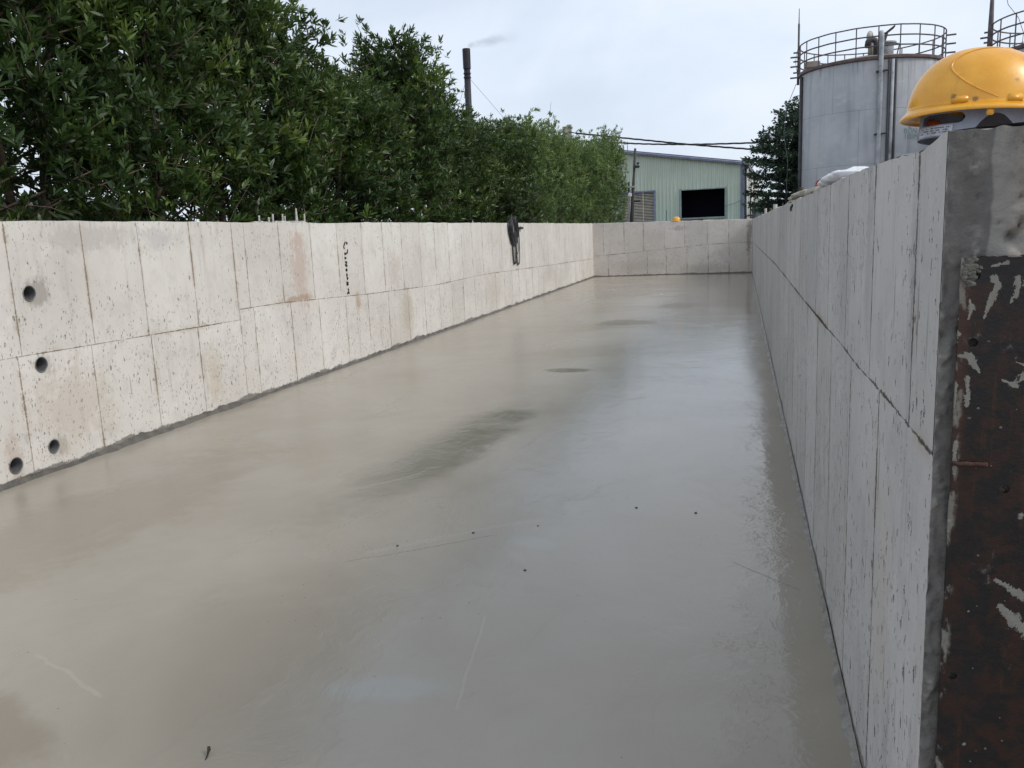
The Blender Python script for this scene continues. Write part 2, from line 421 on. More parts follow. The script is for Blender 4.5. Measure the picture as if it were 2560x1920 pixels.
def wall_body(name, mat, root, place, u0, u1, zt, zj, jup, jlo, thick, holes=(), du=.09):
    """place(u, z, d) -> world point, d = depth behind the visible face. Two courses meeting at zj(u)."""
    V = []; Fc = []; AV = []; AH = []; AT = []
    mids = lambda js: [(a+b)/2 for a, b in zip(js, js[1:])]
    n = int((u1-u0)/du)
    base = [u0+(u1-u0)*i/n for i in range(n+1)]+[7.5265, 7.5335]
    for course, js in ((0, jlo), (1, jup)):
        js = sorted(js); tints = [random.random() for _ in range(len(js)+1)]
        us = sorted(set([round(v, 4) for v in base+js+mids(js) if u0-1e-6 <= v <= u1+1e-6]))
        us = [us[0]]+[b for a, b in zip(us, us[1:]) if b-a > 2e-3 or b in js]
        pts = []; edges = []; cols = []
        for u in us:
            lo = 0.0 if course == 0 else zj(u); hi = zj(u) if course == 0 else zt(u)
            if course == 0: lo = -.05
            col = []
            for t in (0, .33, .66, 1.0):
                zz = lo+(hi-lo)*t
                if any((u-h[0])**2+(zz-h[1])**2 < (h[2]*1.15)**2 for h in holes) and 0 < t < 1: continue
                col.append(len(pts)); pts.append(Vector((u, zz)))
            cols.append(col)
        for ci, col in enumerate(cols):
            crosses = any(abs(us[ci]-h[0]) < h[2]*1.2 for h in holes)
            if not crosses: edges += [(a, b) for a, b in zip(col, col[1:])]
        for a, b in zip(cols, cols[1:]): edges.append((a[0], b[0])); edges.append((a[-1], b[-1]))
        edges += [(cols[0][i], cols[0][i+1]) for i in range(len(cols[0])-1)] if any(abs(us[0]-h[0]) < h[2]*1.2 for h in holes) else []
        for h in holes:
            inside = (h[1] < zj(h[0])) == (course == 0)
            if not inside: continue
            b = len(pts); N = 28
            for k in range(N): pts.append(Vector((h[0]+h[2]*math.cos(2*PI*k/N), h[1]+h[2]*math.sin(2*PI*k/N))))
            edges += [(b+k, b+(k+1) % N) for k in range(N)]
        v2, e2, f2, *_ = delaunay_2d_cdt(pts, edges, [], 1, 1e-6)
        b = len(V)
        for q in v2:
            u, zz = q.x, q.y
            V.append(place(u, zz, .0025*nz(u*1.3, zz*1.7, 5.5+course)))
            AV.append(min((abs(u-j) for j in js), default=9)); AH.append(abs(zz-zj(u)))
            AT.append(0)
        for f in f2:
            cu = sum(v2[i].x for i in f)/len(f); cz = sum(v2[i].y for i in f)/len(f)
            if any((cu-h[0])**2+(cz-h[1])**2 < (h[2]*.97)**2 for h in holes): continue
            k = int(np.searchsorted(js, cu)); nb = len(V)
            Fc.append([b+i for i in f])
            for i in f: AT[b+i] = max(AT[b+i], 0) if False else tints[k]
    # top, back, ends
    m = int((u1-u0)/.09); us = [u0+(u1-u0)*i/m for i in range(m+1)]; b = len(V)
    rows = [(0, 0), (.06, .006), (thick*.5, .004), (thick-.03, .004), (thick, -.006)]
    for u in us:
        for (d, dz) in rows: V.append(place(u, zt(u)+dz+(.008*nz(u*4, d*9, 2) if d > 0 else 0), d)); AV.append(9); AH.append(9); AT.append(.3)
        V.append(place(u, -.05, thick)); AV.append(9); AH.append(9); AT.append(.3)
    k = len(rows)+1
    for i in range(m):
        for j in range(k-1): a = b+i*k+j; Fc.append([a, a+1, a+k+1, a+k])
    for u in (u0, u1):
        a = len(V)
        for (d, zz) in ((0, -.05), (0, zt(u)), (thick, zt(u)), (thick, -.05)): V.append(place(u, zz, d)); AV.append(9); AH.append(9); AT.append(.3)
        Fc.append([a, a+1, a+2, a+3])
    off = root.location
    me = mesh_from(name, [Vector(v)-off for v in V], Fc, mat, False, {'jv': AV, 'jh': AH, 'tint': AT})
    return link(bpy.data.objects.new(name, me), root)

def fillet(root, place, u0, u1, mat, hmin, hmax, wmin, wmax, seed):
    """ragged bead of mortar squeezed up where the wall meets the floor"""
    mb = MB(); n = int((u1-u0)/.022); k = 5; V = []
    for i in range(n+1):
        u = u0+(u1-u0)*i/n
        a = .5+.5*fbm(u*2.1, seed, 0, 4); b = .5+.5*fbm(u*3.7, seed+7, 0, 3)
        h = hmin+(hmax-hmin)*max(0, min(1, a+.22*fbm(u*11, seed+3, 0, 3)))**1.5; wd = wmin+(wmax-wmin)*max(0, min(1, b))**1.5
        for (t, s) in ((0, 1), (.18, .72), (.42, .40), (.72, .16), (1, -.05)):
            V.append(place(u+.012*nz(u*31, t*7, seed), h*s+(.004*nz(u*23, t*9, seed)+.004*nz(u*61, t*14, seed))*(1 if t < 1 else 0), -.004-wd*t-.006*nz(u*47, 1, seed)*t))
    Fc = []
    for i in range(n):
        for j in range(k-1): a = i*k+j; Fc.append((a, a+1, a+k+1, a+k))
    mb.add(V, Fc); return mb.build('mortar_fillet', mat, root, True)

mat_wall_l = concrete('cast_concrete_lit', 'Y', (.665, .638, .598), (.57, .54, .498), 1.0,
                      stains=((8.83, 1.30, .24, .55, (.43, .325, .265), .62), (8.78, 1.62, .2, .16, (.45, .36, .30), .5), (8.75, .97, .45, .05, (.34, .24, .17), .7), (10.3, .80, .10, .16, (.36, .27, .19), .7),
                              (5.0, 1.34, .15, .14, (.30, .275, .245), .8), (4.98, .80, .11, .10, (.36, .33, .29), .5), (5.0, .18, .13, .10, (.33, .30, .26), .7), (5.6, 1.72, .55, .14, (.40, .37, .34), .6),
                              (5.2, .45, .5, .4, (.46, .40, .33), .5), (7.0, .35, .18, .35, (.47, .40, .30), .5), (6.4, 1.7, .35, .12, (.40, .385, .38), .55),
                              (11.6, 1.15, .35, .32, (.45, .40, .35), .55), (12.0, .5, .3, .4, (.42, .37, .29), .6), (4.6, .18, .09, .3, (.38, .29, .23), .5),
                              (16.9, .5, .7, .4, (.46, .42, .37), .4), (22, .5, 1.2, .3, (.44, .41, .36), .4)),
                      wet=.06, streak=.75, jcol=(.235, .185, .145), jw=1.15, low=.11)
mat_wall_f = concrete('cast_concrete_end_wall', 'X', (.70, .655, .61), (.61, .565, .52), 1.5,
                      stains=((-2.0, 1.55, .35, .10, (.42, .37, .34), .7), (.24, 1.1, .10, .75, (.30, .26, .235), .8), (-3.2, .35, 1.3, .25, (.46, .42, .37), .5), (-1.2, .2, 1.0, .2, (.44, .40, .35), .5)),
                      wet=.05, streak=.25, jcol=(.17, .14, .115), low=.10)
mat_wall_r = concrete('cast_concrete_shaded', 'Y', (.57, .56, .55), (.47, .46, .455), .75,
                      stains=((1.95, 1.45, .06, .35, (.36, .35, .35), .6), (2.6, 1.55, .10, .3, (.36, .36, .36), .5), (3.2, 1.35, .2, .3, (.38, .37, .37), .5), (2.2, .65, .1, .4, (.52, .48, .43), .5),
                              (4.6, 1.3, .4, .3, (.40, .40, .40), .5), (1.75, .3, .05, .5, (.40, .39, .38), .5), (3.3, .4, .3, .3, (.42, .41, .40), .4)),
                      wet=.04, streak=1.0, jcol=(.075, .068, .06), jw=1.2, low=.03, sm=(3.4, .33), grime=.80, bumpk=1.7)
mat_mortar = simple('wet_mortar', (.098, .088, .072), .5, .35, 9, .5, 0, .6, 60)
mat_mortar_l = simple('grey_mortar', (.21, .20, .18), .4, .4, 14, .5, 0, .7, 80)

# left wall
zt_l = lambda u: ZL + .007*fbm(u*1.4, 1.7, 0, 3) + .004*nz(u*7, 0, 0) + (.012 if 8.2 < u < 9.1 else 0)*abs(nz(u*9, 3, 3))*2 - .012*math.exp(-((u-9.6)/.9)**2)
zj_l = interp(((0, .90), (4.6, .89), (7.528, .85), (7.532, .958), (8.4, .95), (10.64, .87), (13.3, .81), (16.2, .83), (21.6, .74), (29, .64)))
jup_l = [3.4, 4.08, 4.79, 5.5, 6.14, 6.84, 7.52, 7.74, 8.42, 9.13, 9.82, 10.54, 11.23, 11.93, 12.68, 13.36, 14.05, 14.79, 15.4, 16.08, 16.74, 17.46, 18.15, 18.82, 19.45, 20.15, 20.87, 21.45, 21.98, 22.7, 23.45, 24.16, 24.8, 25.5, 26.2, 26.9, 27.6, 28.3]
jlo_l = [3.3, 4.05, 4.75, 5.46, 6.16, 6.82, 7.53, 7.79, 8.55, 9.21, 9.93, 10.61, 11.3, 12.05, 12.76, 13.47, 14.1, 14.75, 15.45, 16.15, 16.9, 17.55, 18.2, 18.79, 19.48, 20.1, 20.75, 21.4, 22.05, 22.8, 23.5, 24.2, 25, 25.7, 26.4, 27.1, 27.8, 28.4]
wl = thing('concrete_wall', 'long sunlit pale concrete basin wall with four round pipe holes, below the trees', 'wall', (XL-TH/2, 13, 0))
PL = lambda u, z, d: Vector((XL-d, u, z))
HOLES = [(4.928, 1.327, .054), (4.945, .805, .054), (4.954, .185, .049), (4.60, .135, .056)]
wall_body('wall_body', mat_wall_l, wl, PL, -3.2, YF+.0, zt_l, zj_l, jup_l, jlo_l, TH, HOLES)
fillet(wl, PL, -3, YF, mat_mortar, .012, .075, .015, .06, 3.3)
mat_pvc = simple('grey_pipe_liner', (.15, .15, .155), .5, .3, 12, .5)
mat_dark = simple('dark_soil_plug', (.03, .027, .024), .9, .3, 20)
for (u, z, r) in HOLES:
    mb = MB(); mb.lathe([(r+.004, .006), (r+.001, .008), (r-.004, .004), (r-.005, -.20)], (XL, u, z), 28, 'X'); 
    o = smooth_angle(mb.build('pipe_sleeve', mat_pvc, wl), 50)
    mb = MB(); mb.lathe([(r+.001, -.12), (.001, -.125)], (XL, u, z), 28, 'X'); mb.build('soil_plug', mat_dark, o)
mat_rebar_w = simple('cement_splashed_steel', (.50, .49, .47), .8, .3, 30, .3, 0, .5, 120)
mat_rebar = simple('rusty_rebar', (.12, .085, .065), .8, .4, 30, .3, 0, .5, 120)
def rebar(p, h, rad, mat, root, lean=(0, 0), spike=False):
    mb = MB(); n = max(6, int(h/.012)); path = []; rr = []
    for i in range(n+1):
        t = i/n; path.append(Vector(p)+Vector((lean[0]*t, lean[1]*t, h*t-.02))); rr.append(rad*(1.12 if i % 2 else .94))
    if spike: rr = [r*(1.9-1.1*i/n) for i, r in enumerate(rr)]
    mb.tube(path, rr, 8); return mb.build('rebar_stub', mat, root, True)
for px, top, bot, k in ((647.8, 539, 553, 0), (672, 543, 553, 0), (682, 535, 553, 0), (706.5, 535, 553, 0), (712, 541, 553, 0), (741.5, 521, 554, 1), (761, 535, 553, 0)):
    b = at(px, bot, X=XL-.07); t = at(px-1.5*(k == 1), top, X=XL-.07)
    rebar((XL-.07, b.y, zt_l(b.y)), max(.05, t.z-zt_l(b.y)+.02), .0105, mat_rebar_w, wl, (0, (t.y-b.y)*.6), k == 1)
for px, top in ((1182, 552), (1487, 556), (1369, 557)):
    b = at(px, 563, X=XL-.08); t = at(px, top, X=XL-.08); rebar((XL-.08, b.y, zt_l(b.y)), max(.06, t.z-ZL+.02), .012, mat_rebar_w, wl)
# lumps of cement on the wall top round the stubs
mb = MB()
for i in range(26):
    u = random.uniform(8.05, 9.15); r = random.uniform(.010, .028)
    bm = bmesh.new(); bmesh.ops.create_icosphere(bm, subdivisions=2, radius=r)
    for v in bm.verts: v.co *= 1+.35*nz(v.co.x*70+i, v.co.y*70, v.co.z*70); v.co.z *= .55
    bm.verts.index_update()
    mb.add([v.co+Vector((XL-random.uniform(.012, .11), u, zt_l(u)+.004)) for v in bm.verts], [[v.index for v in f.verts] for f in bm.faces]); bm.free()
_c = mb.build('cement_crumbs', simple('pale_cement', (.62, .60, .57), .9, .15, 30, .3, 0, .5, 90), wl, True); _c['kind'] = 'stuff'
# black painted figures running down the wall
mat_black = simple('black_paint', (.025, .025, .028), .6, .3, 40)
mb = MB()
def stroke(pts, wd=.011):
    for (a, b) in zip(pts, pts[1:]):
        a = Vector(a); b = Vector(b); d = (b-a).normalized(); n = Vector((-d.y, d.x))*wd; a2 = a-d*wd*.5; b2 = b+d*wd*.5
        q = [a2+n, a2-n, b2-n, b2+n]
        top = [Vector((XL+.0035, v.x, v.y)) for v in q]; bot = [Vector((XL-.001, v.x, v.y)) for v in q]
        mb.add(top+bot, [(0, 1, 2, 3), (0, 4, 5, 1), (1, 5, 6, 2), (2, 6, 7, 3), (3, 7, 4, 0)])
def px2w(zx, zy):
    w_ = at(820+zx/9.22, 580+zy/9.22, X=XL); return (w_.y, w_.z)
for st in ([(395, 235), (370, 290), (360, 340), (372, 385)], [(425, 235), (440, 265), (420, 270)], [(450, 410), (445, 470), (425, 495)], [(380, 490), (405, 500), (385, 520)],
           [(385, 590), (415, 600)], [(395, 605), (390, 618)], [(395, 690), (430, 695), (425, 725)], [(400, 740), (405, 775), (435, 765)], [(425, 780), (440, 785)],
           [(410, 880), (430, 855), (440, 885), (415, 890)], [(430, 960), (445, 990), (425, 1000)], [(435, 1020), (445, 1090), (460, 1060)],
           [(430, 1170), (465, 1160)], [(430, 1200), (455, 1185), (465, 1210), (435, 1220)], [(460, 1310), (480, 1345)], [(445, 1420), (470, 1390), (490, 1400)], [(465, 1375), (480, 1410)]):
    stroke([px2w(*q) for q in st])
mb.build('paint_marking', mat_black, wl)

# far wall
zt_f = lambda u: interp(((XL, 1.835), (XR, 1.75)))(u) + .008*fbm(u*2.3, 4, 0, 3)
zj_f = interp(((-5.2, .71), (-4.95, .72), (-3.85, .78), (-3.26, .83), (-1.07, .98), (.17, 1.01), (.6, 1.02)))
jup_f = [-4.59, -3.88, -3.22, -2.52, -1.84, -1.1, -.41, .18]
jlo_f = [-4.44, -3.76, -3.1, -2.46, -1.77, -1.07, -.39, .25]
wf = thing('concrete_wall', 'short pale concrete wall closing the far end of the basin below the warehouse', 'wall', (-2.3, YF+.1, 0))
PF = lambda u, z, d: Vector((u, YF+d, z))
wall_body('wall_body', mat_wall_f, wf, PF, XL+.003, XR-.003, zt_f, zj_f, jup_f, jlo_f, .2)
fillet(wf, PF, XL, XR, mat_mortar, .015, .07, .02, .08, 9.1)

# right wall
zt_r = lambda u: ZR + .010*fbm(u*1.9, 9.7, 0, 3) + .005*nz(u*6, 4, 1) + .005*nz(u*19, 4, 1)*(1 if u > YN+.02 else 0) - .012*math.exp(-((u-1.9)/.12)**2)
zj_r = lambda u: float(np.interp(u, (1.6, 5, 9.4, 26.7, 30), (1.155, 1.15, 1.165, 1.02, 1.0))) + .004*nz(u*2, 0, 4)
jup_r = [1.93, 2.52, 3.12, 3.75, 4.36, 4.95, 5.52, 6.1, 6.65, 7.23, 7.85, 8.42, 9.1, 9.7, 10.4, 11, 11.7, 12.3, 13, 13.6, 14.3, 14.9, 15.6, 16.2, 16.9, 17.6, 18.3, 19, 19.7, 20.4, 21.1, 22, 23, 24, 25, 26, 27, 28]
jlo_r = [1.9, 2.34, 2.92, 3.56, 4.19, 4.84, 5.57, 6.08, 6.8, 7.45, 8.13, 8.8, 9.5, 10.2, 10.8, 11.5, 12.11, 12.8, 13.5, 14.2, 14.9, 15.6, 16.3, 17, 17.7, 18.4, 19.1, 19.87, 20.6, 21.4, 22.2, 23, 24, 25, 26, 27, 28]
jlo_r = jlo_r[1:]
wr = thing('concrete_wall', 'shaded grey concrete basin wall nearest the camera, rough broken end face at right', 'wall', (XR+.15, 15, 0))
TR = .34
PR = lambda u, z, d: Vector((XR+d, u, z))
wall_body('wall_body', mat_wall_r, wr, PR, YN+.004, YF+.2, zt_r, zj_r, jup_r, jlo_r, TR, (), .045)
fillet(wr, PR, YN+.02, YF, mat_mortar_l, .004, .030, .008, .050, 21.7)

# broken end face of the right wall: a dense relief
def end_face():
    g = G('broken_concrete_end'); p = g.pos(); x, y, z = g.sep(p)
    uv = g.comb(x, z, 0.0)
    n1 = g.noise(uv, 14, 6, .65, .3); n2 = g.noise(uv, 70, 5, .7); n3 = g.noise(g.vmul(uv, (60, 9, 1)), 1, 4, .6)
    e1 = g.add(x, g.mul(g.sub(g.noise(uv, 6, 3, .6), .5), .035))
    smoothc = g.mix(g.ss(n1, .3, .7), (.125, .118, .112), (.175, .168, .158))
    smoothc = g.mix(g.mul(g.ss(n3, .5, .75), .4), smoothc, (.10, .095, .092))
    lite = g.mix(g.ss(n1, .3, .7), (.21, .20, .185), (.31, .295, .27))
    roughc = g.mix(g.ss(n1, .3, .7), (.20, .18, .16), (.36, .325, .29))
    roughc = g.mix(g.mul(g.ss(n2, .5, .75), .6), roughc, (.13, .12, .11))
    c = g.mix(g.ss(e1, .424, .430), smoothc, lite)
    c = g.mix(g.ss(e1, .452, .458), c, roughc)
    rel = g.attr('relief'); c = g.mix(g.mul(g.ss(rel, -.2, -.9), .75), c, (.06, .056, .052))
    c = g.mix(g.mul(g.ss(rel, .35, .9), .5), c, (.34, .32, .29))
    m = g.out(g.bsdf(c, .85, g.bump(g.add(n2, g.mul(n1, .6)), .8, .004), 0, .3))
    V = []; A = []; nx, nz_ = 66, 330
    x1 = XR+TR
    for j in range(nz_+1):
        for i in range(nx+1):
            xx = XR+(x1-XR)*i/nx; t = j/nz_; zz = -.05+(zt_r(YN)+.05)*t
            rough = max(0, min(1, (xx+.02*nz(zz*5, 3, 3)-.450)/.012)) if zz > 1.52 else .3
            ridge = math.exp(-((xx-(.385+.018*math.sin(zz*9)-.02*(1.6-zz)))/.012)**2)*max(0, nz(zz*14, 1, 7)+.45)
            d = fbm(xx*22, zz*22, 1.5, 5)
            rel = rough*d*1.1 + ridge*1.1*(.4+.9*abs(fbm(xx*60, zz*60, 3, 3))) - ridge*.5*max(0, fbm(xx*50, zz*50, 8, 3))*2
            rel += math.exp(-(xx-XR)/.011)*1.5*fbm(xx*60, zz*34, 6.6, 4)
            pit = max(0, nz(xx*90, zz*90, 2)-.45)*2.2
            rel -= pit*.8
            step = .004*max(0, min(1, (xx+.02*nz(zz*6, 8, 1)-.424)/.006))
            edge = min(1, (xx-XR)/.006)
            yy = YN - max(-.0028, (.010+.010*rough)*rel+step+.010*(rough if zz > 1.52 else 0))*edge - .001 + (.006*abs(fbm(zz*18, 2, 2, 4)) if i == 0 else 0)
            xo = (.003*fbm(zz*25, 0, 6, 4) if i == 0 else 0)
            zo = (.006*nz(xx*40, 5, 5) if j == nz_ else 0)
            V.append((xx+xo, yy, zz+zo)); A.append(rel)
    Fc = []
    for j in range(nz_):
        for i in range(nx): a = j*(nx+1)+i; Fc.append((a, a+1, a+nx+2, a+nx+1))
    mb = MB(); mb.add(V, Fc); mb.build('end_face', m, wr, True, attrs={'relief': A})
end_face()
# steel stubs in the right wall top
for px, top, bot, rad in ((2003, 470, 503, .016), (2041, 465, 477, .010), (1938, 510, 522, .028), (1957, 508, 515, .008), (1927, 521, 530, .018), (1914, 521, 530, .022)):
    b = at(px, bot, X=.46); t = at(px, top, X=.46)
    rebar((.46, b.y, zt_r(b.y)), max(.05, t.z-ZR+.02), rad, mat_rebar if rad < .02 else mat_rebar_w, wr)
# dark wire drooping over the edge
mb = MB(); q = [at(x, y, X=XR-.006) for x, y in ((1978, 508), (1981, 513), (1977, 520), (1977.5, 526))]; q[0] = q[0]+Vector((.05, 0, .0))
mb.tube(q, .009, 6); mb.build('wire_loop', mat_rebar, wr, True)

# ------------------------------------------------------------------ rusty steel form plate on the wall end
def plate():
    g = G('rusty_tarred_steel'); p = g.pos(); x, y, z = g.sep(p); uv = g.comb(x, z, 0.0)
    n1 = g.noise(uv, 19, 6, .68, .4); n2 = g.noise(uv, 48, 5, .7); n3 = g.noise(g.vmul(uv, (40, 9, 1)), 1, 4, .6); n4 = g.noise(uv, 120, 3, .6)
    c = g.mix(g.ss(n1, .42, .62), (.008, .008, .010), (.028, .0125, .009))
    c = g.mix(g.mul(g.ss(n2, .5, .7), .7), c, (.022, .011, .008))
    c = g.mix(g.mul(g.ss(n3, .55, .7), .5), c, (.012, .012, .014))
    left = g.ss(x, .405, .385)
    c = g.mix(g.mul(g.mul(left, g.ss(z, .95, 1.2)), .7), c, (.055, .023, .015))
    d, colr = g.vor(uv, 42); on = g.ss(g.add(g.sep(colr)[0], g.mul(g.sub(n1, .5), .5)), .90, .93)
    fl_ = g.mul(g.inv(g.ss(g.add(d, g.mul(g.sub(n4, .5), .3)), .10, .24)), on)
    sm = g.mul(g.ss(g.noise(g.vmul(uv, (16, 7, 1)), 1, 6, .7, .5), .62, .72), g.ss(n2, .45, .6))
    edge = g.mul(g.ss(g.add(x, g.mul(g.sub(n2, .5), .02)), .396, .384), g.ss(g.noise(g.vmul(uv, (30, 13, 1)), 1, 4, .6), .52, .62))
    W_ = lambda zx, zy: (lambda v: (v.x, v.z))(at(2250+zx/3.77, 560+zy/3.77, Y=YN-.02))
    nA = g.noise(g.vmul(uv, (1, .6, 1)), 70, 6, .72, .4); nB = g.noise(uv, 190, 3, .7)
    spl = None
    for (A0, B0, r0, r1) in (((885, 520), (925, 560), .0058, .006), ((925, 570), (855, 700), .006, .0065), ((855, 700), (790, 880), .006, .003), ((1110, 510), (1125, 580), .006, .0085), ((1125, 590), (1040, 740), .0085, .003),
                             ((655, 715), (668, 790), .002, .006), ((668, 790), (640, 895), .005, .002), ((545, 1240), (650, 1245), .002, .006), ((650, 1245), (745, 1400), .009, .002), ((545, 630), (518, 890), .004, .006),
                             ((525, 960), (530, 1110), .004, .003), ((515, 1490), (500, 1720), .005, .004), ((635, 1450), (630, 1700), .004, .005), ((960, 1470), (1090, 1520), .002, .008), ((1070, 1500), (1230, 1410), .005, .012),
                             ((1090, 1300), (1200, 1340), .001, .003), ((860, 395), (1010, 365), .002, .004), ((560, 330), (640, 470), .007, .008), ((520, 2050), (510, 2350), .003, .004), ((900, 3350), (1150, 3500), .004, .010), ((950, 3600), (1150, 3800), .006, .016)):
        A1 = W_(*A0); B1 = W_(*B0); dx_, dz_ = B1[0]-A1[0], B1[1]-A1[1]; L2 = dx_*dx_+dz_*dz_
        px_ = g.sub(x, A1[0]); pz_ = g.sub(z, A1[1])
        t_ = g.math('ADD', g.mul(px_, dx_/L2), g.mul(pz_, dz_/L2), clamp=True)
        ex = g.sub(px_, g.mul(t_, dx_)); ez = g.sub(pz_, g.mul(t_, dz_)); dd_ = g.math('SQRT', g.add(g.mul(ex, ex), g.mul(ez, ez)))
        dd_ = g.math('DIVIDE', dd_, g.add(g.mul(t_, r1-r0), r0))
        dd_ = g.add(dd_, g.mul(g.sub(nA, .5), 5.2)); dd_ = g.add(dd_, g.mul(g.sub(nB, .5), 1.2))
        m_ = g.ss(dd_, 1.0, .72); spl = m_ if spl is None else g.mx(spl, m_)
    cm = g.mx(g.mx(fl_, g.mul(sm, .45)), g.mx(g.mul(edge, .7), g.mul(spl, .95)))
    runs = g.mul(g.ss(g.noise(g.vmul(uv, (85, 3.0, 1)), 1, 5, .65, .2), .56, .68), g.ss(n1, .4, .6)); c = g.mix(g.mul(runs, .6), c, (.055, .024, .014))
    c = g.mix(cm, c, g.mix(nA, (.15, .145, .125), (.31, .30, .265)))
    h = g.add(g.mul(n2, .5), g.mul(cm, 1.0)); h = g.add(h, g.mul(n4, .2))
    m = g.out(g.bsdf(c, g.add(.45, g.mul(cm, .4)), g.bump(h, .5, .004), 0, .45))
    root = thing('form_plate', 'rusty tar-black steel form plate splashed with cement, standing against the broken wall end', 'steel plate', (.53, YN-.02, 0))
    x0, x1, ztop = .379, .69, 1.535
    yb, yf = YN-.017, YN-.023
    pts = []; N = 60
    for i in range(N+1):
        xx = x0+(x1-x0)*i/N; pts.append(Vector((xx, ztop-.012+.006*fbm(xx*30, 2, 2, 3)+.010*(i/N))))
    for i in range(1, 90):
        zz = ztop-.012-(ztop-.012-.0)*i/90; pts.append(Vector((x1, zz)))
    b0 = len(pts); pts.append(Vector((x1, 0))); pts.append(Vector((x0+.003, 0)))
    for i in range(1, 110):
        zz = (ztop-.012)*i/110; pts.append(Vector((x0+.0025*fbm(zz*14, 5, 1, 3), zz)))
    edges = [(i, (i+1) % len(pts)) for i in range(len(pts))]; nb = len(pts)
    holes = [(.402, 1.492, .0085), (.404, 1.372, .0085), (.470, 1.10, .0085), (.40, .72, .0085)]
    for h in holes:
        b = len(pts)
        for k in range(24): pts.append(Vector((h[0]+h[2]*math.cos(2*PI*k/24), h[1]+h[2]*math.sin(2*PI*k/24))))
        edges += [(b+k, b+(k+1) % 24) for k in range(24)]
    v2, e2, f2, *_ = delaunay_2d_cdt(pts, edges, [], 1, 1e-6)
    f2 = [f for f in f2 if not any((sum(v2[i].x for i in f)/3-h[0])**2+(sum(v2[i].y for i in f)/3-h[1])**2 < (h[2]*.97)**2 for h in holes)]
    mb = MB(); mb.add([(v.x, yf, v.y) for v in v2], f2); mb.add([(v.x, yb, v.y) for v in v2], f2)
    n = len(v2); cnt = {}
    for f in f2:
        for a, b in zip(f, f[1:]+f[:1]): cnt[(min(a, b), max(a, b))] = cnt.get((min(a, b), max(a, b)), 0)+1
    mb.F += [[a, b, b+n, a+n] for (a, b), k in cnt.items() if k == 1]
    mb.build('plate', m, root)
    # cement smears, drips and crumbs standing proud of the steel
    mc = simple('dry_cement_splash', (.165, .16, .14), .9, .3, 60, .3, 0, .7, 150)
    q = MB()
    for i in range(130):
        xx = random.choice((random.gauss(.392, .006), random.uniform(.383, .69))); zz = random.gauss(1.50, .012) if xx < .41 else random.uniform(.5, 1.5)
        if xx < .383: continue
        r = random.uniform(.0012, .0028)*(2.2 if zz > 1.47 and xx < .41 else 1)
        bm = bmesh.new(); bmesh.ops.create_icosphere(bm, subdivisions=1, radius=r); bm.verts.index_update()
        q.add([Vector((xx+v.co.x*random.uniform(.8, 1.5), yf+v.co.y*.5, zz+v.co.z)) for v in bm.verts], [[v.index for v in f.verts] for f in bm.faces]); bm.free()
    q.build('cement_crumbs', mc, root, True)['kind'] = 'stuff'
    q = MB(); a = at(2372, 1156, Y=yf); b_ = at(2460, 1160, Y=yf)
    pth = [Vector((a.x+.004+(b_.x-a.x)*t, yf-.006, a.z+(b_.z-a.z)*t+.002*nz(t*8, 0, 0))) for t in [i/10 for i in range(11)]]
    q.tube(pth, .0045, 8); q.build('tie_rod', simple('rust_brown_rod', (.075, .038, .027), .8, .4, 50, .3, 0, .6, 150), root, True)
plate()

# ------------------------------------------------------------------ hard hats
def helmet_materials():
    g = G('yellow_scuffed_plastic'); p = g.obj()
    n1 = g.noise(p, 14, 5, .6); n2 = g.noise(p, 90, 4, .65); sc = g.noise(g.vmul(p, (60, 60, 260)), 1, 3, .6)
    c = g.mix(g.ss(n1, .3, .7), (.68, .305, .020), (.78, .385, .034))
    c = g.mix(g.mul(g.ss(n2, .6, .78), .22), c, (.36, .19, .03))
    d, colr = g.vor(p, 26); on = g.ss(g.sep(colr)[0], .80, .84)
    sp = g.mul(g.inv(g.ss(g.add(d, g.mul(g.sub(n2, .5), .35)), .05, .20)), on)
    c = g.mix(g.mul(sp, .75), c, (.10, .055, .025))
    sm = g.mul(g.ss(g.noise(p, 22, 5, .7, .6), .60, .72), .35)
    c = g.mix(sm, c, (.30, .17, .06))
    return g.out(g.bsdf(c, g.add(.24, g.mul(g.ss(n1, .4, .7), .18)), g.bump(g.add(n2, g.mul(sc, .4)), .06, .002), 0, .5, Coat_Weight=.15, Coat_Roughness=.2))
mat_yel = helmet_materials()
mat_band = simple('grey_blue_headband', (.24, .26, .32), .5, .2, 20, .4)
mat_label = simple('worn_paper_label', (.46, .47, .52), .7, .25, 40, .3)
mat_ink = simple('dark_ink', (.05, .055, .08), .7, .2, 40)
mat_pad = simple('orange_pad', (.55, .10, .03), .7, .2, 40)

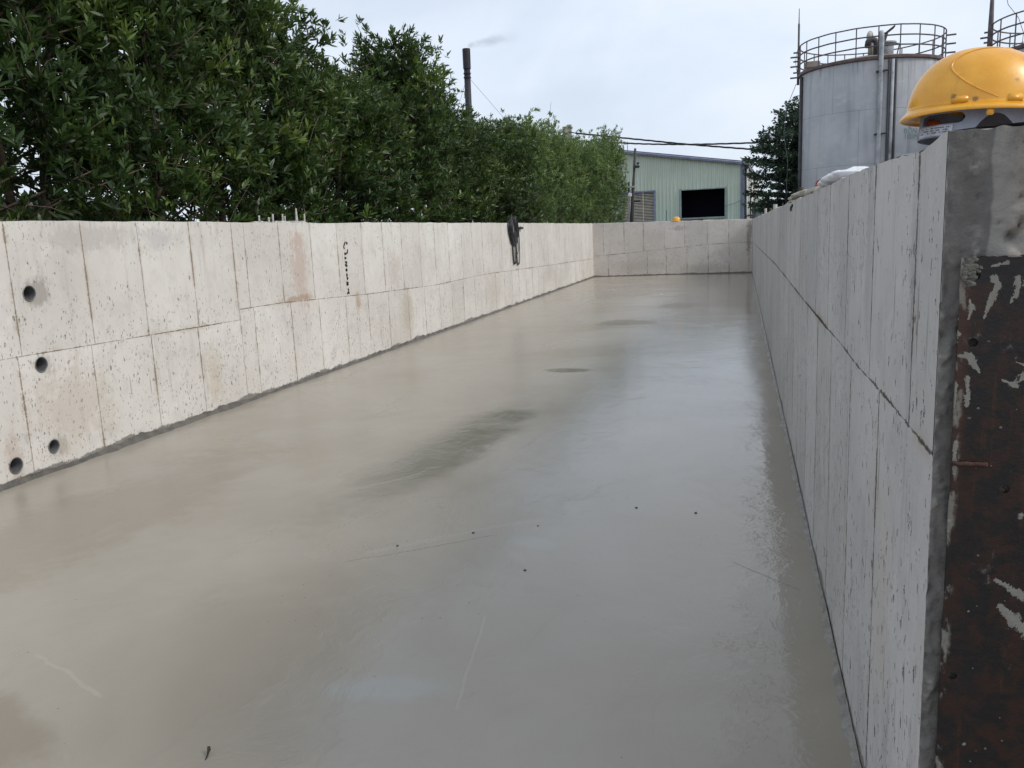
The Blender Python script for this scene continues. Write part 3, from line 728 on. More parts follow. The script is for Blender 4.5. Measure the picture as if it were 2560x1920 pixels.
A_, B_, HH = .138, .110, .138
def dome_pt(th, t):
    """th around (0 = front, +x), t 0 rim .. 1 apex"""
    ph = t*PI/2
    rr = math.cos(ph)**.86 if t < 1 else 0
    zz = HH*math.sin(ph)**1.04
    k = 1+.02*math.cos(2*th)
    x = A_*rr*math.cos(th)*k; y = B_*rr*math.sin(th)
    # raised curved rib on either side
    return Vector((x - .006*t, y, zz))
def helmet(root, detail=True):
    mb = MB(); ns, nt_ = 96, 34; V = []
    brim = []
    for k in range(ns):
        th = 2*PI*k/ns; e = .016+.034*max(0, math.cos(th))**4-.004*max(0, -math.cos(th))**3
        c, s_ = math.cos(th), math.sin(th)
        brim.append((e, c, s_))
    rows = []
    for (f, dz) in ((1.0, -.011), (1.02, -.0075), (.95, -.0035), (.6, -.0005), (.25, .002), (.06, .006)):
        row = []
        for k in range(ns):
            e, c, s_ = brim[k]; th = 2*PI*k/ns; b = dome_pt(th, 0)
            droop = -.010*max(0, c)**3*f - .006*max(0, -c)**3*f
            row.append(Vector((b.x+c*e*f, b.y+s_*e*f, dz+droop)))
        rows.append(row)
    for i in range(1, nt_):
        rows.append([dome_pt(2*PI*k/ns, i/nt_*.995) for k in range(ns)])
    for r_ in rows: V += r_
    V.append(Vector((-.006, 0, HH)))
    Fc = [(i*ns+k, i*ns+(k+1) % ns, (i+1)*ns+(k+1) % ns, (i+1)*ns+k) for i in range(len(rows)-1) for k in range(ns)]
    Fc += [((len(rows)-1)*ns+k, (len(rows)-1)*ns+(k+1) % ns, len(V)-1) for k in range(ns)]
    mb.add(V, Fc)
    sh = mb.build('shell', mat_yel, root, True, local=False)
    so_ = sh.modifiers.new('thickness', 'SOLIDIFY'); so_.thickness = .003; so_.offset = -1
    if not detail: return sh
    rel = MB()
    for sgn in (-1, 1):
        ctl = [(.045, .1290), (.01, .1285), (-.025, .1255), (-.058, .113), (-.0765, .095), (-.0775, .077), (-.063, .055), (-.038, .034), (-.001, .014)]
        pts = []
        for i in range(41):
            k = i/40*(len(ctl)-1); a_ = min(int(k), len(ctl)-2); f = k-a_
            p0, p1, p2, p3 = [Vector(ctl[max(0, min(len(ctl)-1, j))]) for j in (a_-1, a_, a_+1, a_+2)]
            q = .5*((2*p1)+(p2-p0)*f+(2*p0-5*p1+4*p2-p3)*f*f+(3*p1-p0-3*p2+p3)*f**3)
            ph = math.asin(min(1, (q.y/HH)**(1/1.04))); rr_ = math.cos(ph)**.86; xx = q.x+.006*ph/(PI/2)
            pts.append(Vector((q.x, sgn*B_*math.sqrt(max(0, rr_*rr_-(xx/A_)**2)), q.y)))
        rel.tube(pts, [.0006+.0017*math.sin(PI*min(1, max(0, i/40)))**.5 for i in range(41)], 8)
        for (x0, wd) in ((-.068, .030), (.030, .029)):
            a0 = math.acos(x0/A_); n2_ = Vector((x0/A_**2, sgn*math.sin(a0)*B_/B_**2, 0)).normalized(); t2 = Vector((-n2_.y, n2_.x, 0))
            tilt = (Vector((0, 0, 1))-n2_*.16).normalized(); n3 = t2.cross(tilt)
            rot = Matrix((t2, n3 if n3.dot(n2_) > 0 else -n3, tilt)).transposed()
            q = Vector((x0*.99, sgn*B_*math.sin(a0)*.99, .0135))
            rel.bevel_box(q-n2_*.0006, (wd, .0060, .0150), .0016, rot)
        # lugs under the rim
        for a0 in (1.69, 1.20):
            b = dome_pt(a0, 0); n2_ = Vector((math.cos(a0), abs(math.sin(a0))*sgn, 0)).normalized(); t2 = Vector((-n2_.y, n2_.x, 0))
            rot = Matrix((t2, n2_, Vector((0, 0, 1)))).transposed()
            q = Vector((b.x, abs(b.y)*sgn, -.0165))+n2_*.011
            rel.bevel_box(q, (.013, .004, .015), .0018, rot)
    rr = rel.build('relief', mat_yel, sh, True, local=False)
    hb = MB()
    for a0, sgn in ((1.69, -1), (1.20, -1)):
        b = dome_pt(a0, 0); n2_ = Vector((math.cos(a0), -abs(math.sin(a0)), 0)).normalized()
        q = Vector((b.x, -abs(b.y), -.018))+n2_*.0128
        hb = MB(); hb.lathe([(.0001, 0), (.0022, 0), (.0022, .0006)], q, 12, 'Y'); hb.build('rivet', mat_ink, sh, False, local=False)
    pass
    # headband: an oval strip with a long slot and an arched cut
    ha, hbb = .112, .090
    def strip(th0, th1, zlo, zhi, cut, name, mat, off=0, n=420, m=100):
        q = MB(); idx = {}
        for i in range(n+1):
            for j in range(m+1):
                th = th0+(th1-th0)*i/n; zz = zlo+(zhi-zlo)*j/m
                idx[i, j] = len(q.V); fl2 = 1+.03*(-zz/.05)
                q.V.append(Vector(((ha+off)*fl2*math.cos(th), (hbb+off)*fl2*math.sin(th), zz)))
        for i in range(n):
            for j in range(m):
                th = th0+(th1-th0)*(i+.5)/n; zz = zlo+(zhi-zlo)*(j+.5)/m
                if cut(ha*math.cos(th), math.sin(th), zz): continue
                q.F.append([idx[i, j], idx[i+1, j], idx[i+1, j+1], idx[i, j+1]])
        o = q.build(name, mat, root, True, local=False)
        sm_ = o.modifiers.new('thickness', 'SOLIDIFY'); sm_.thickness = .0016
        return o
    def cut(x, s_, zz):
        if s_ < .1 and -.111 < x < -.048:
            cx = max(-.104, min(-.062, x)); 
            if (x-cx)**2+((zz+.020-.06*(x+.07)*.2))**2 < .0115**2: return True
        if s_ < 0 and -.045 < x < .06:
            if abs(x-.004) < .042 and zz < -.014-.042*((x-.004)/.042)**2: return True
        return False
    strip(0, 2*PI, -.058, .012, cut, 'headband', mat_band)
    lb = strip(PI+.12, PI+.92, -.056, -.034, lambda x, s_, z: False, 'size_label', mat_label, .0022, 40, 6)
    q = MB()
    for r_ in range(3):
        th = PI+.20
        while th < PI+.86:
            wth = random.uniform(.012, .04); zz = -.040-.005*r_
            if random.random() < .75:
                a, b = th, th+wth; rr_ = lambda t: Vector(((ha+.0036)*1.028*math.cos(t), (hbb+.0036)*1.028*math.sin(t), 0))
                q.add([rr_(a)+Vector((0, 0, zz)), rr_(b)+Vector((0, 0, zz)), rr_(b)+Vector((0, 0, zz+.0022)), rr_(a)+Vector((0, 0, zz+.0022))], [(0, 1, 2, 3)])
            th += wth+.012
    q.build('print_lines', mat_ink, lb, False, local=False)
    q = MB(); c0 = Vector((-.075, .055, -.012))
    bm = bmesh.new(); bmesh.ops.create_uvsphere(bm, u_segments=20, v_segments=12, radius=1); bm.verts.index_update()
    q.add([c0+Vector((v.co.x*.017, v.co.y*.006, v.co.z*.008)) for v in bm.verts], [[v.index for v in f.verts] for f in bm.faces]); bm.free()
    q.build('ratchet_pad', mat_pad, root, True, local=False)
    # cradle straps inside
    q = MB()
    for a0 in (.6, 1.57, 2.5):
        pth = []
        for i in range(21):
            t = i/20*2-1; ca, sa = math.cos(a0), math.sin(a0)
            pth.append(Vector((ha*ca*t*.97, hbb*sa*t*.97, .004+.085*(1-t*t))))
        side = Vector((-math.sin(a0), math.cos(a0), 0))*.009; base = len(q.V)
        for p_ in pth: q.V += [p_-side, p_+side]
        q.F += [[base+2*i, base+2*i+1, base+2*i+3, base+2*i+2] for i in range(20)]
    q.build('cradle_strap', simple('dark_webbing', (.035, .035, .04), .8, .2, 40), root, False, local=False)
    # chin strap wire clip at the front lug
    q = MB(); b = dome_pt(1.18, 0)
    q.tube([Vector((b.x-.006, -abs(b.y)-.016, -.022)), Vector((b.x, -abs(b.y)-.020, -.016)), Vector((b.x+.014, -abs(b.y)-.020, -.004)), Vector((b.x+.035, -abs(b.y)-.016, -.006)), Vector((b.x+.05, -abs(b.y)-.01, -.03)), Vector((b.x+.055, -abs(b.y)+.02, -.05))], .0022, 8)
    q.build('chin_strap', simple('grey_cord', (.30, .29, .28), .6, .2, 60), root, True, local=False)
    return sh
h1 = thing('hard_hat', 'large yellow scuffed hard hat resting on the near end of the shaded wall', 'hard hat', (.492, 2.06, 1.811))
helmet(h1, True); h1.rotation_euler = (R(-3), R(3.0), R(4)); h1.scale = (1.04, .95, .965)
hz = at(1691, 548, Y=YF+.09)
h2 = thing('hard_hat', 'tiny yellow hard hat sitting on the far end wall beside a steel pipe', 'hard hat', (hz.x, YF+.10, zt_f(hz.x)+.014))
helmet(h2, False); h2.rotation_euler = (0, R(-6), R(200))

# ------------------------------------------------------------------ black cable coil over the left wall
def cable_coil():
    y0 = 18.4
    root = thing('cable_coil', 'coil of black electric cable hung over the top of the sunlit wall', 'cable', (XL, y0, ZL))
    mk = simple('black_rubber', (.022, .023, .027), .5, .3, 60, .45)
    def w(zx, zy): v = at(1200+zx/8.293, 500+zy/8.293, X=XL); return v.y, v.z
    mb = MB(); r_ = .010
    def loop(zl, zr, zbot, dx, topshift):
        yl, _ = w(zl, 600); yr, _ = w(zr, 600); ym, ztop = w((zl+zr)/2+topshift, 350); _, zb = w((zl+zr)/2, zbot)
        ztop = ZL+.045+.10*random.random()
        path = []
        path.append((XL-.05, (yl+yr)/2, ztop-.02))
        for (yy, zz, xx) in ((yl*.55+yr*.45, ztop, .0), (yl, ZL-.03, dx), (yl+.02*random.random(), ZL-.35*(ZL-zb)/.8, dx), (yl*.9+yr*.1, zb+.16, dx), (yl*.75+yr*.25, zb+.03, dx), ((yl+yr)/2, zb, dx),
                            (yl*.25+yr*.75, zb+.03, dx+.01), (yl*.08+yr*.92, zb+.16, dx+.012), (yr, ZL-.3, dx+.01), (yr-.02, ZL-.03, dx), (yl*.45+yr*.55, ztop+.01, .0)):
            path.append((XL+xx, yy, zz))
        # Catmull-Rom
        P_ = [Vector(p) for p in path]; out = []
        n = len(P_)
        for i in range(n):
            p0, p1, p2, p3 = P_[i-1], P_[i], P_[(i+1) % n], P_[(i+2) % n]
            for k in range(5):
                t = k/5
                out.append(.5*((2*p1)+(p2-p0)*t+(2*p0-5*p1+4*p2-p3)*t*t+(3*p1-p0-3*p2+p3)*t**3))
        mb.tube(out, r_, 6, closed=True)
    for i in range(15):
        c = 640+i*5; a = random.uniform(550, 625)+i*2.5; b = random.uniform(690, 760)
        loop(a, max(b, a+55), random.uniform(800, 960), .014+.018*random.random()+.004*(i % 4), -10)
    for a, b, zb in ((628, 700, 1335), (645, 690, 1300), (640, 705, 1320), (700, 776, 1350), (712, 745, 1120), (715, 770, 1325)):
        loop(a, b, zb, .02+.015*random.random(), -5)
    mb.build('cable_loops', mk, root, True)
    q = MB(); yy, zz = w(745, 580); y2, z2 = w(832, 583)
    q.tube([(XL+.05, yy, zz), (XL+.05, yy*.6+y2*.4, zz), (XL+.05, yy*.55+y2*.45, zz), (XL+.05, y2, z2)], [.016, .020, .032, .030], 10)
    q.build('plug', mk, root, True)
    q = MB(); q.tube([(XL+.05, y2-.01, z2), (XL+.05, y2+.06, z2)], [.024, .024], 10); q.build('plug_tip', simple('grey_plug_tip', (.4, .4, .42), .5), root, True)
cable_coil()

# ------------------------------------------------------------------ sacks on the right wall, pipe on far wall
def sack(name, label, c, L, wd, th, mat, seed, extra=None, group=None, rotz=0):
    root = thing(name, label, 'sack', c, group, rotz)
    mb = MB(); nu, nv = 40, 24; V = []
    for i in range(nu+1):
        t = i/nu*2-1; e = (1-abs(t)**5)**.5
        pinch = .80+.2*(1-abs(t)**3)
        for j in range(nv):
            a = 2*PI*j/nv; ca, sa = math.cos(a), math.sin(a)
            sx = abs(ca)**.75*(1 if ca > 0 else -1); sz = abs(sa)**.8*(1 if sa > 0 else -1)
            k = 1+.20*fbm(t*3+seed, ca*1.5, sa*1.5, 3)
            V.append(Vector((sx*wd/2*pinch*k*max(e, .25), t*L/2, th/2+sz*th/2*max(e, .22)*(1+.45*fbm(t*4+seed*2, ca*2, sa*2, 3)))))
    mb.add(V, [(i*nv+j, i*nv+(j+1) % nv, (i+1)*nv+(j+1) % nv, (i+1)*nv+j) for i in range(nu) for j in range(nv)]+[tuple(range(nv)), tuple(nu*nv+j for j in range(nv))])
    mb.build('bag', mat, root, True, local=False)
    return root
m_white = simple('white_woven_sack', (.72, .72, .74), .7, .12, 14, .3, 0, .5, 60)
m_beige = simple('beige_woven_sack', (.46, .43, .36), .8, .25, 16, .3, 0, .7, 60, (.22, .2, .17), 12)
m_green = simple('green_print', (.05, .20, .09), .7, .3, 20)
m_red = simple('red_print', (.60, .06, .04), .7, .25, 20)
ws = sack('sack', 'plump white cement sack with a red printed end lying on the shaded wall', (.52, 4.45, ZR+.018), 1.10, .28, .062, m_white, 1.3)
q = MB(); q.lathe([(.0, -.01), (.10, -.004), (.115, .01), (.118, .035)], (0, 0, 0), 20, 'Y')
q.V = [Vector((v.x*1.1, .57-v.y*1.0, .037+v.z*.36)) for v in q.V]; q.build('printed_end', m_red, ws, True, local=False)
gs = sack('sack', 'flattened beige sack with a green printed mouth under the white sack', (.47, 5.15, ZR-.004), .92, .22, .046, m_beige, 4.2)
q = MB(); q.lathe([(.0, -.01), (.07, -.004), (.098, .01), (.10, .10)], (0, 0, 0), 20, 'Y')
q.V = [Vector((v.x*1.12, .455-v.y*1.0, .023+v.z*.27)) for v in q.V]; q.build('printed_mouth', m_green, gs, True, local=False)
bs = sack('sack', 'upper folded beige empty sack on the shaded wall beside the thick rebar', (.48, 6.9, ZR+.022), 1.9, .22, .050, m_beige, 8.8)
b2 = sack('sack', 'lower folded beige sack with a green corner on the shaded wall', (.46, 7.3, ZR-.006), 1.75, .20, .032, m_beige, 12.1)
q = MB(); q.lathe([(.0, -.01), (.07, -.004), (.09, .01), (.092, .12)], (0, 0, 0), 16, 'Y')
q.V = [Vector((v.x*1.12, .875-v.y, .016+v.z*.22)) for v in q.V]; q.build('green_corner', m_green, b2, True, local=False)

pa = at(1702, 549, Y=YF+.1); pb = at(1757, 546, Y=YF+.1)
q = MB(); q.tube([(pa.x, YF+.11, zt_f(pa.x)+.034), (pb.x, YF+.12, zt_f(pb.x)+.036)], .034, 14)
q.tube([(pb.x-.02, YF+.12, zt_f(pb.x)+.036), (pb.x+.02, YF+.12, zt_f(pb.x)+.036)], .044, 14)
pipe = smooth_angle(q.build('steel_pipe', simple('dark_steel', (.06, .058, .062), .5, .3, 20, .4), None), 40)
tag(pipe, 'short dark steel pipe lying on the far wall beside the tiny hard hat', 'pipe')

# ------------------------------------------------------------------ foreground litter on the wet floor
tp = at(524, 1886, Z=0)
q = MB(); q.tube([tp+Vector((.006, -.035, -.002)), tp+Vector((.003, -.015, .006)), tp+Vector((0, 0, .018)), tp+Vector((-.003, .004, .026))], [.002, .0025, .006, .005], 8)
tw = q.build('twig', simple('dark_bark', (.05, .035, .028), .9, .3, 60), None, True); tag(tw, 'little dark twig stuck in the wet floor at the bottom of the photo', 'twig')
mat_peb = simple('dark_pebble', (.085, .08, .07), .8, .4, 60, .3, 0, .6, 150)
pebpx = [(1590, 1270, 0.0082, 'largest dark pebble on the wet floor right of the middle'), (1312, 1426, 0.0066, 'dark pebble alone on the wet floor in the near middle'),
         (1183, 1333, 0.0078, 'dark flat pebble at the tip of the pale trowel ridge'), (994, 1365, 0.0066, 'dark pebble at the left end of the pale trowel ridge'),
         (1345, 1315, 0.0054, 'small dark pebble above the long trowel ridge on the floor'), (1740, 1283, 0.0082, 'low dark pebble nearest the shaded wall on the floor')]
for i, (px, py, r_, lab) in enumerate(pebpx):
    c = at(px, py, Z=0); bm = bmesh.new(); bmesh.ops.create_icosphere(bm, subdivisions=3, radius=r_)
    for v in bm.verts:
        v.co *= 1+.5*nz(v.co.x*55+i*3, v.co.y*55, v.co.z*55); v.co.z = v.co.z*.55
    bm.verts.index_update(); q = MB(); q.add([v.co+c+Vector((0, 0, r_*.25)) for v in bm.verts], [[v.index for v in f.verts] for f in bm.faces]); bm.free()
    tag(q.build('pebble', mat_peb, None, True), lab, 'pebble', 'pebbles on the wet floor')

# ------------------------------------------------------------------ trees
def leaf_mat(name, c0, c1, c2, tr=.25, rough=.42):
    g = G(name); v = g.attr('var'); 
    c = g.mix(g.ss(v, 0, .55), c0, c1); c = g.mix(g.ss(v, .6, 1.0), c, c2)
    b = g.bsdf(c, rough, None, 0, .45)
    t = g.node('ShaderNodeBsdfTranslucent'); g.set(t.inputs[0], g.mix(.5, c, c2))
    m = g.node('ShaderNodeMixShader'); m.inputs[0].default_value = tr
    g.t.links.new(b, m.inputs[1]); g.t.links.new(t.outputs[0], m.inputs[2])
    return g.out(m.outputs[0])
mat_leaf = leaf_mat('acacia_leaf', (.018, .040, .011), (.043, .083, .019), (.115, .172, .032))
mat_leaf_haze = leaf_mat('hazed_acacia_leaf', (.050, .092, .026), (.10, .17, .048), (.22, .30, .085), .3)  # haze over the far trees painted as a lighter leaf colour
mat_leaf_far = mat_leaf
mat_bark = simple('grey_brown_bark', (.10, .078, .060), .9, .35, 14, .2, 0, .8, 50)

def leaf_mesh(name, P, D, Lf, Wf, var, mat, up=0.0):
    """P base, D unit direction (n,3); lens-shaped leaves of 6 points bent a little"""
    n = len(P)
    rnd = rng.normal(size=(n, 3)); Wd = np.cross(D, rnd); Wd /= np.linalg.norm(Wd, axis=1)[:, None]+1e-9
    # blades tend to hang edge-on like phyllodes: mix random and horizontal width
    hz_ = np.cross(D, np.array([0, 0, 1.0])); hz_ /= np.linalg.norm(hz_, axis=1)[:, None]+1e-6
    Wd = .55*Wd+.45*hz_*np.sign(rng.normal(size=(n, 1))); Wd -= D*np.sum(Wd*D, axis=1)[:, None]; Wd /= np.linalg.norm(Wd, axis=1)[:, None]+1e-9
    N = np.cross(D, Wd); bend = rng.uniform(-.05, .22, (n, 1))*Lf[:, None]
    grav = np.array([0, 0, -1.0])
    L = Lf[:, None]; W2 = Wf[:, None]/2
    q1 = P+D*L*.34+N*bend*.2; q2 = P+D*L*.70+grav*bend*.35; tip = P+D*L+grav*bend
    Vs = np.stack([P, q1-Wd*W2, q1+Wd*W2, q2-Wd*W2*.82, q2+Wd*W2*.82, tip], axis=1).reshape(-1, 3)
    base = (np.arange(n)*6)[:, None]
    tri1 = base+np.array([0, 2, 1]); quad = base+np.array([1, 2, 4, 3]); tri2 = base+np.array([3, 4, 5])
    loops = np.concatenate([tri1, quad, tri2], axis=1).reshape(-1)
    tot = np.tile([3, 4, 3], n); start = np.concatenate([[0], np.cumsum(tot)[:-1]])
    me = bpy.data.meshes.new(name); me.vertices.add(n*6); me.vertices.foreach_set('co', Vs.astype(np.float32).ravel())
    me.loops.add(len(loops)); me.loops.foreach_set('vertex_index', loops.astype(np.int32))
    me.polygons.add(len(tot)); me.polygons.foreach_set('loop_start', start.astype(np.int32)); me.polygons.foreach_set('loop_total', tot.astype(np.int32))
    me.polygons.foreach_set('use_smooth', np.ones(len(tot), dtype=bool))
    a = me.attributes.new('var', 'FLOAT', 'POINT'); a.data.foreach_set('value', np.repeat(np.clip(var, 0, 1), 6).astype(np.float32))
    me.materials.append(mat); me.update(calc_edges=True); me.validate()
    return me

def tufts(P, D, nl, L, Wr, var0):
    """nl leaves around each twig tip P with direction D"""
    n = len(P); k = np.tile(np.arange(nl), n); PP = np.repeat(P, nl, axis=0); DD = np.repeat(D, nl, axis=0)
    e1 = np.cross(DD, np.array([.31, .22, .92])); e1 /= np.linalg.norm(e1, axis=1)[:, None]+1e-9; e2 = np.cross(DD, e1)
    ph = k*2.4+np.repeat(rng.uniform(0, 6.28, n), nl)+rng.normal(0, .3, n*nl)
    al = np.clip(rng.normal(.85, .28, n*nl)-.35*(k/nl), .1, 1.5)
    d = DD*np.cos(al)[:, None]+(e1*np.cos(ph)[:, None]+e2*np.sin(ph)[:, None])*np.sin(al)[:, None]
    d[:, 2] += .22; d /= np.linalg.norm(d, axis=1)[:, None]
    base = PP-DD*((1-k/nl)*.10)[:, None]
    Lf = L*rng.uniform(.65, 1.25, n*nl); Wf = Lf*Wr*rng.uniform(.75, 1.2, n*nl)
    v = np.repeat(var0, nl)+.30*(k/nl)+rng.normal(0, .12, n*nl)
    return base, d, Lf, Wf, v

def make_acacia(seed, H, Rm, ntuft=1250, L=.120, ml=None, wr_=.235):
    r = np.random.default_rng(seed); wood = MB()
    stems = []
    for s in range(3):
        a = r.uniform(0, 6.28); b0 = Vector((.10*math.cos(a), .10*math.sin(a), -.05)); top = Vector((r.normal(0, .22), r.normal(0, .35), H*r.uniform(.80, .97)))
        pth = [b0.lerp(top, t)+Vector((.07*nz(t*3, seed, s), .07*nz(t*3, seed+9, s), 0)) for t in np.linspace(0, 1, 9)]
        wood.tube(pth, [.055*(1-t)**.8+.008 for t in np.linspace(0, 1, 9)], 7); stems.append(pth)
    tips = []; dirs = []; tv = []
    nb = 64
    for i in range(nb):
        st = stems[i % 3]; h = (i+.5)/nb; h = .16+.84*h**.9
        z = h*H; fz = max(0, min(.999, z/ (st[-1].z+.01)))*.86; k = fz*8; a = int(k); p0 = st[a].lerp(st[min(8, a+1)], k-a)
        # side profile: wide from a third up, narrow rounded head
        prof = Rm*(.62+.50*math.sin(PI*min(1, h*.95))**.8) if h < .75 else Rm*(1.02*(1-((h-.75)/.27)**2)**.5 if h < 1.0 else .12)
        th = i*2.399+r.normal(0, .3); e = Vector((max(-1.0, min(1.0, math.cos(th)*prof*r.uniform(.55, 1.08))), math.sin(th)*prof*r.uniform(.5, 1.02), min(H*1.0, z+r.uniform(.05, .45))))
        mid = p0.lerp(e, .5)+Vector((0, 0, -.05+.12*r.random()))
        wood.tube([p0, mid, e], [.016, .011, .004], 5)
        w_ = 1.0 if h > .45 else .62; bvar = r.normal(0, .20)
        n = int(ntuft/nb*w_*r.uniform(.6, 1.4))
        for _ in range(n):
            t = min(1, r.beta(3.2, 1.0)); c = p0.lerp(mid, t*2) if t < .5 else mid.lerp(e, t*2-1)
            sg = .05+.125*t
            q = c+Vector((r.normal(0, sg), r.normal(0, sg), r.normal(0, sg*.9)))
            out = Vector((q.x, q.y, 0)); out = out.normalized() if out.length > .05 else Vector((0, 0, 1))
            d = (out*r.uniform(.3, 1.0)+Vector((r.normal(0, .35), r.normal(0, .35), r.uniform(.15, 1.0)))).normalized()
            if abs(q.x) > 1.0: q.x *= 1.0/abs(q.x)*r.uniform(.8, 1)
            tips.append(q); dirs.append(d); tv.append(bvar+.22*t)
        for _ in range(5 if h < .45 else 2):
            a_ = mid.lerp(e, r.uniform(0, 1)); b_ = a_+Vector((r.normal(0, .28), r.normal(0, .28), r.normal(.08, .2))); b_.x = max(-1.02, min(1.02, b_.x))
            wood.tube([a_, a_.lerp(b_, .5)+Vector((0, 0, .03)), b_], [.006, .005, .003], 4, cap=False)
    # young leaders above the head
    base_n = len(tips)
    for i in range(9):
        a = r.uniform(0, 6.28); rr = Rm*r.uniform(.05, .55); b0 = Vector((rr*math.cos(a), rr*math.sin(a), H*.84)); hh = r.uniform(.28, .72)*(1 if i < 4 else .7)
        e = b0+Vector((r.normal(0, .10), r.normal(0, .10), hh)); wood.tube([b0, b0.lerp(e, .5), e], [.010, .007, .003], 5)
        for t in np.linspace(.05, 1, 13):
            for _ in range(3):
                q = b0.lerp(e, t)+Vector((r.normal(0, .025), r.normal(0, .025), 0)); tips.append(q)
                dirs.append(Vector((r.normal(0, .5), r.normal(0, .5), .9)).normalized()); tv.append(.22)
    P = np.array([tuple(v) for v in tips]); D = np.array([tuple(v) for v in dirs])
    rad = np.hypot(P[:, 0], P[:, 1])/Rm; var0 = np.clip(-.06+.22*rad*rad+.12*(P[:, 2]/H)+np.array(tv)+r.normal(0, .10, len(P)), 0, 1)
    base, d, Lf, Wf, v = tufts(P, D, 9, L, wr_, var0)
    keep = np.abs(base[:, 0]+d[:, 0]*Lf) < 1.08; base, d, Lf, Wf, v = base[keep], d[keep], Lf[keep], Wf[keep], v[keep]
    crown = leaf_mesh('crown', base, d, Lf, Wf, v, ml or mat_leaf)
    wm = mesh_from('trunk', wood.V, wood.F, mat_bark, True)
    return crown, wm

variants = [make_acacia(s, h, r_, n_) for s, h, r_, n_ in ((3, 5.0, 1.15, 3300), (14, 5.2, 1.2, 3300), (25, 4.9, 1.1, 3200), (36, 5.3, 1.2, 3300), (47, 5.1, 1.15, 3200))]
variants += [make_acacia(58, 5.2, 1.1, 2700, .12, mat_leaf_haze, .20), make_acacia(69, 5.0, 1.1, 2700, .12, mat_leaf_haze, .20)]
VH = [5.0, 5.2, 4.9, 5.3, 5.1, 5.2, 5.0]
TREES = [  # Y, X, top height, variant, label
    (5.0, -6.4, 5.4, 0, 'acacia tree mostly cut off by the left edge of the photo'),
    (6.4, -6.45, 5.4, 1, 'bushy acacia tree second from the left edge, above the four pipe holes'),
    (7.9, -6.3, 5.3, 2, 'dense acacia tree third from the left edge behind the pale wall'),
    (9.3, -6.4, 5.5, 3, 'dense acacia tree behind the wall left of the white rebar stubs'),
    (10.7, -6.35, 5.25, 4, 'acacia tree directly above the white rebar stubs, its top out of frame'),
    (12.1, -6.3, 4.45, 0, 'shorter acacia tree right of the rebar stubs, above the black painted figures'),
    (13.5, -6.35, 4.5, 1, 'lower rounded acacia tree just left of the tall wispy topped tree'),
    (15.2, -6.2, 5.45, 2, 'acacia tree with a tall loose wispy top left of the chimney'),
    (16.8, -6.3, 4.65, 3, 'acacia tree between the wispy topped tree and the chimney'),
    (18.4, -6.25, 4.55, 4, 'acacia tree at the left foot of the black chimney'),
    (20.2, -6.2, 4.45, 0, 'acacia tree just right of the black chimney in the row'),
    (22.0, -6.2, 4.75, 1, 'low acacia tree behind the wall just left of the hung cable coil'),
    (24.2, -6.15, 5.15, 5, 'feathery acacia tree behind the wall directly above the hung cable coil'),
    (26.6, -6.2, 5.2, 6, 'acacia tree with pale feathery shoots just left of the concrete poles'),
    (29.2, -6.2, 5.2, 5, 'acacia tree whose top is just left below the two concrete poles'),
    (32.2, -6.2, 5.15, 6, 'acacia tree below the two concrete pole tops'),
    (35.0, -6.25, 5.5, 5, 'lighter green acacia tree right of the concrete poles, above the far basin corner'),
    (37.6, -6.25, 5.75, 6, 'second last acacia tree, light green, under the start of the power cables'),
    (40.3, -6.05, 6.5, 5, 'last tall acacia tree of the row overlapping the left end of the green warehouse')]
ci = 0
for (ty, tx, th_, vi, lab) in TREES:
    root = thing('acacia_tree', lab, 'tree', (tx, ty, -.05), 'acacia trees in a row behind the sunlit wall', random.uniform(-.06, .06)+(PI if random.random() < .5 else 0))
    s = th_/(VH[vi]*1.06); wdt = 1.0+.012*(ty-5)+random.uniform(-.05, .08)
    root.scale = (1.0 if ty < 40 else .84, wdt*1.05, s)
    link(bpy.data.objects.new('crown', variants[vi][0]), root); link(bpy.data.objects.new('trunk', variants[vi][1]), root)

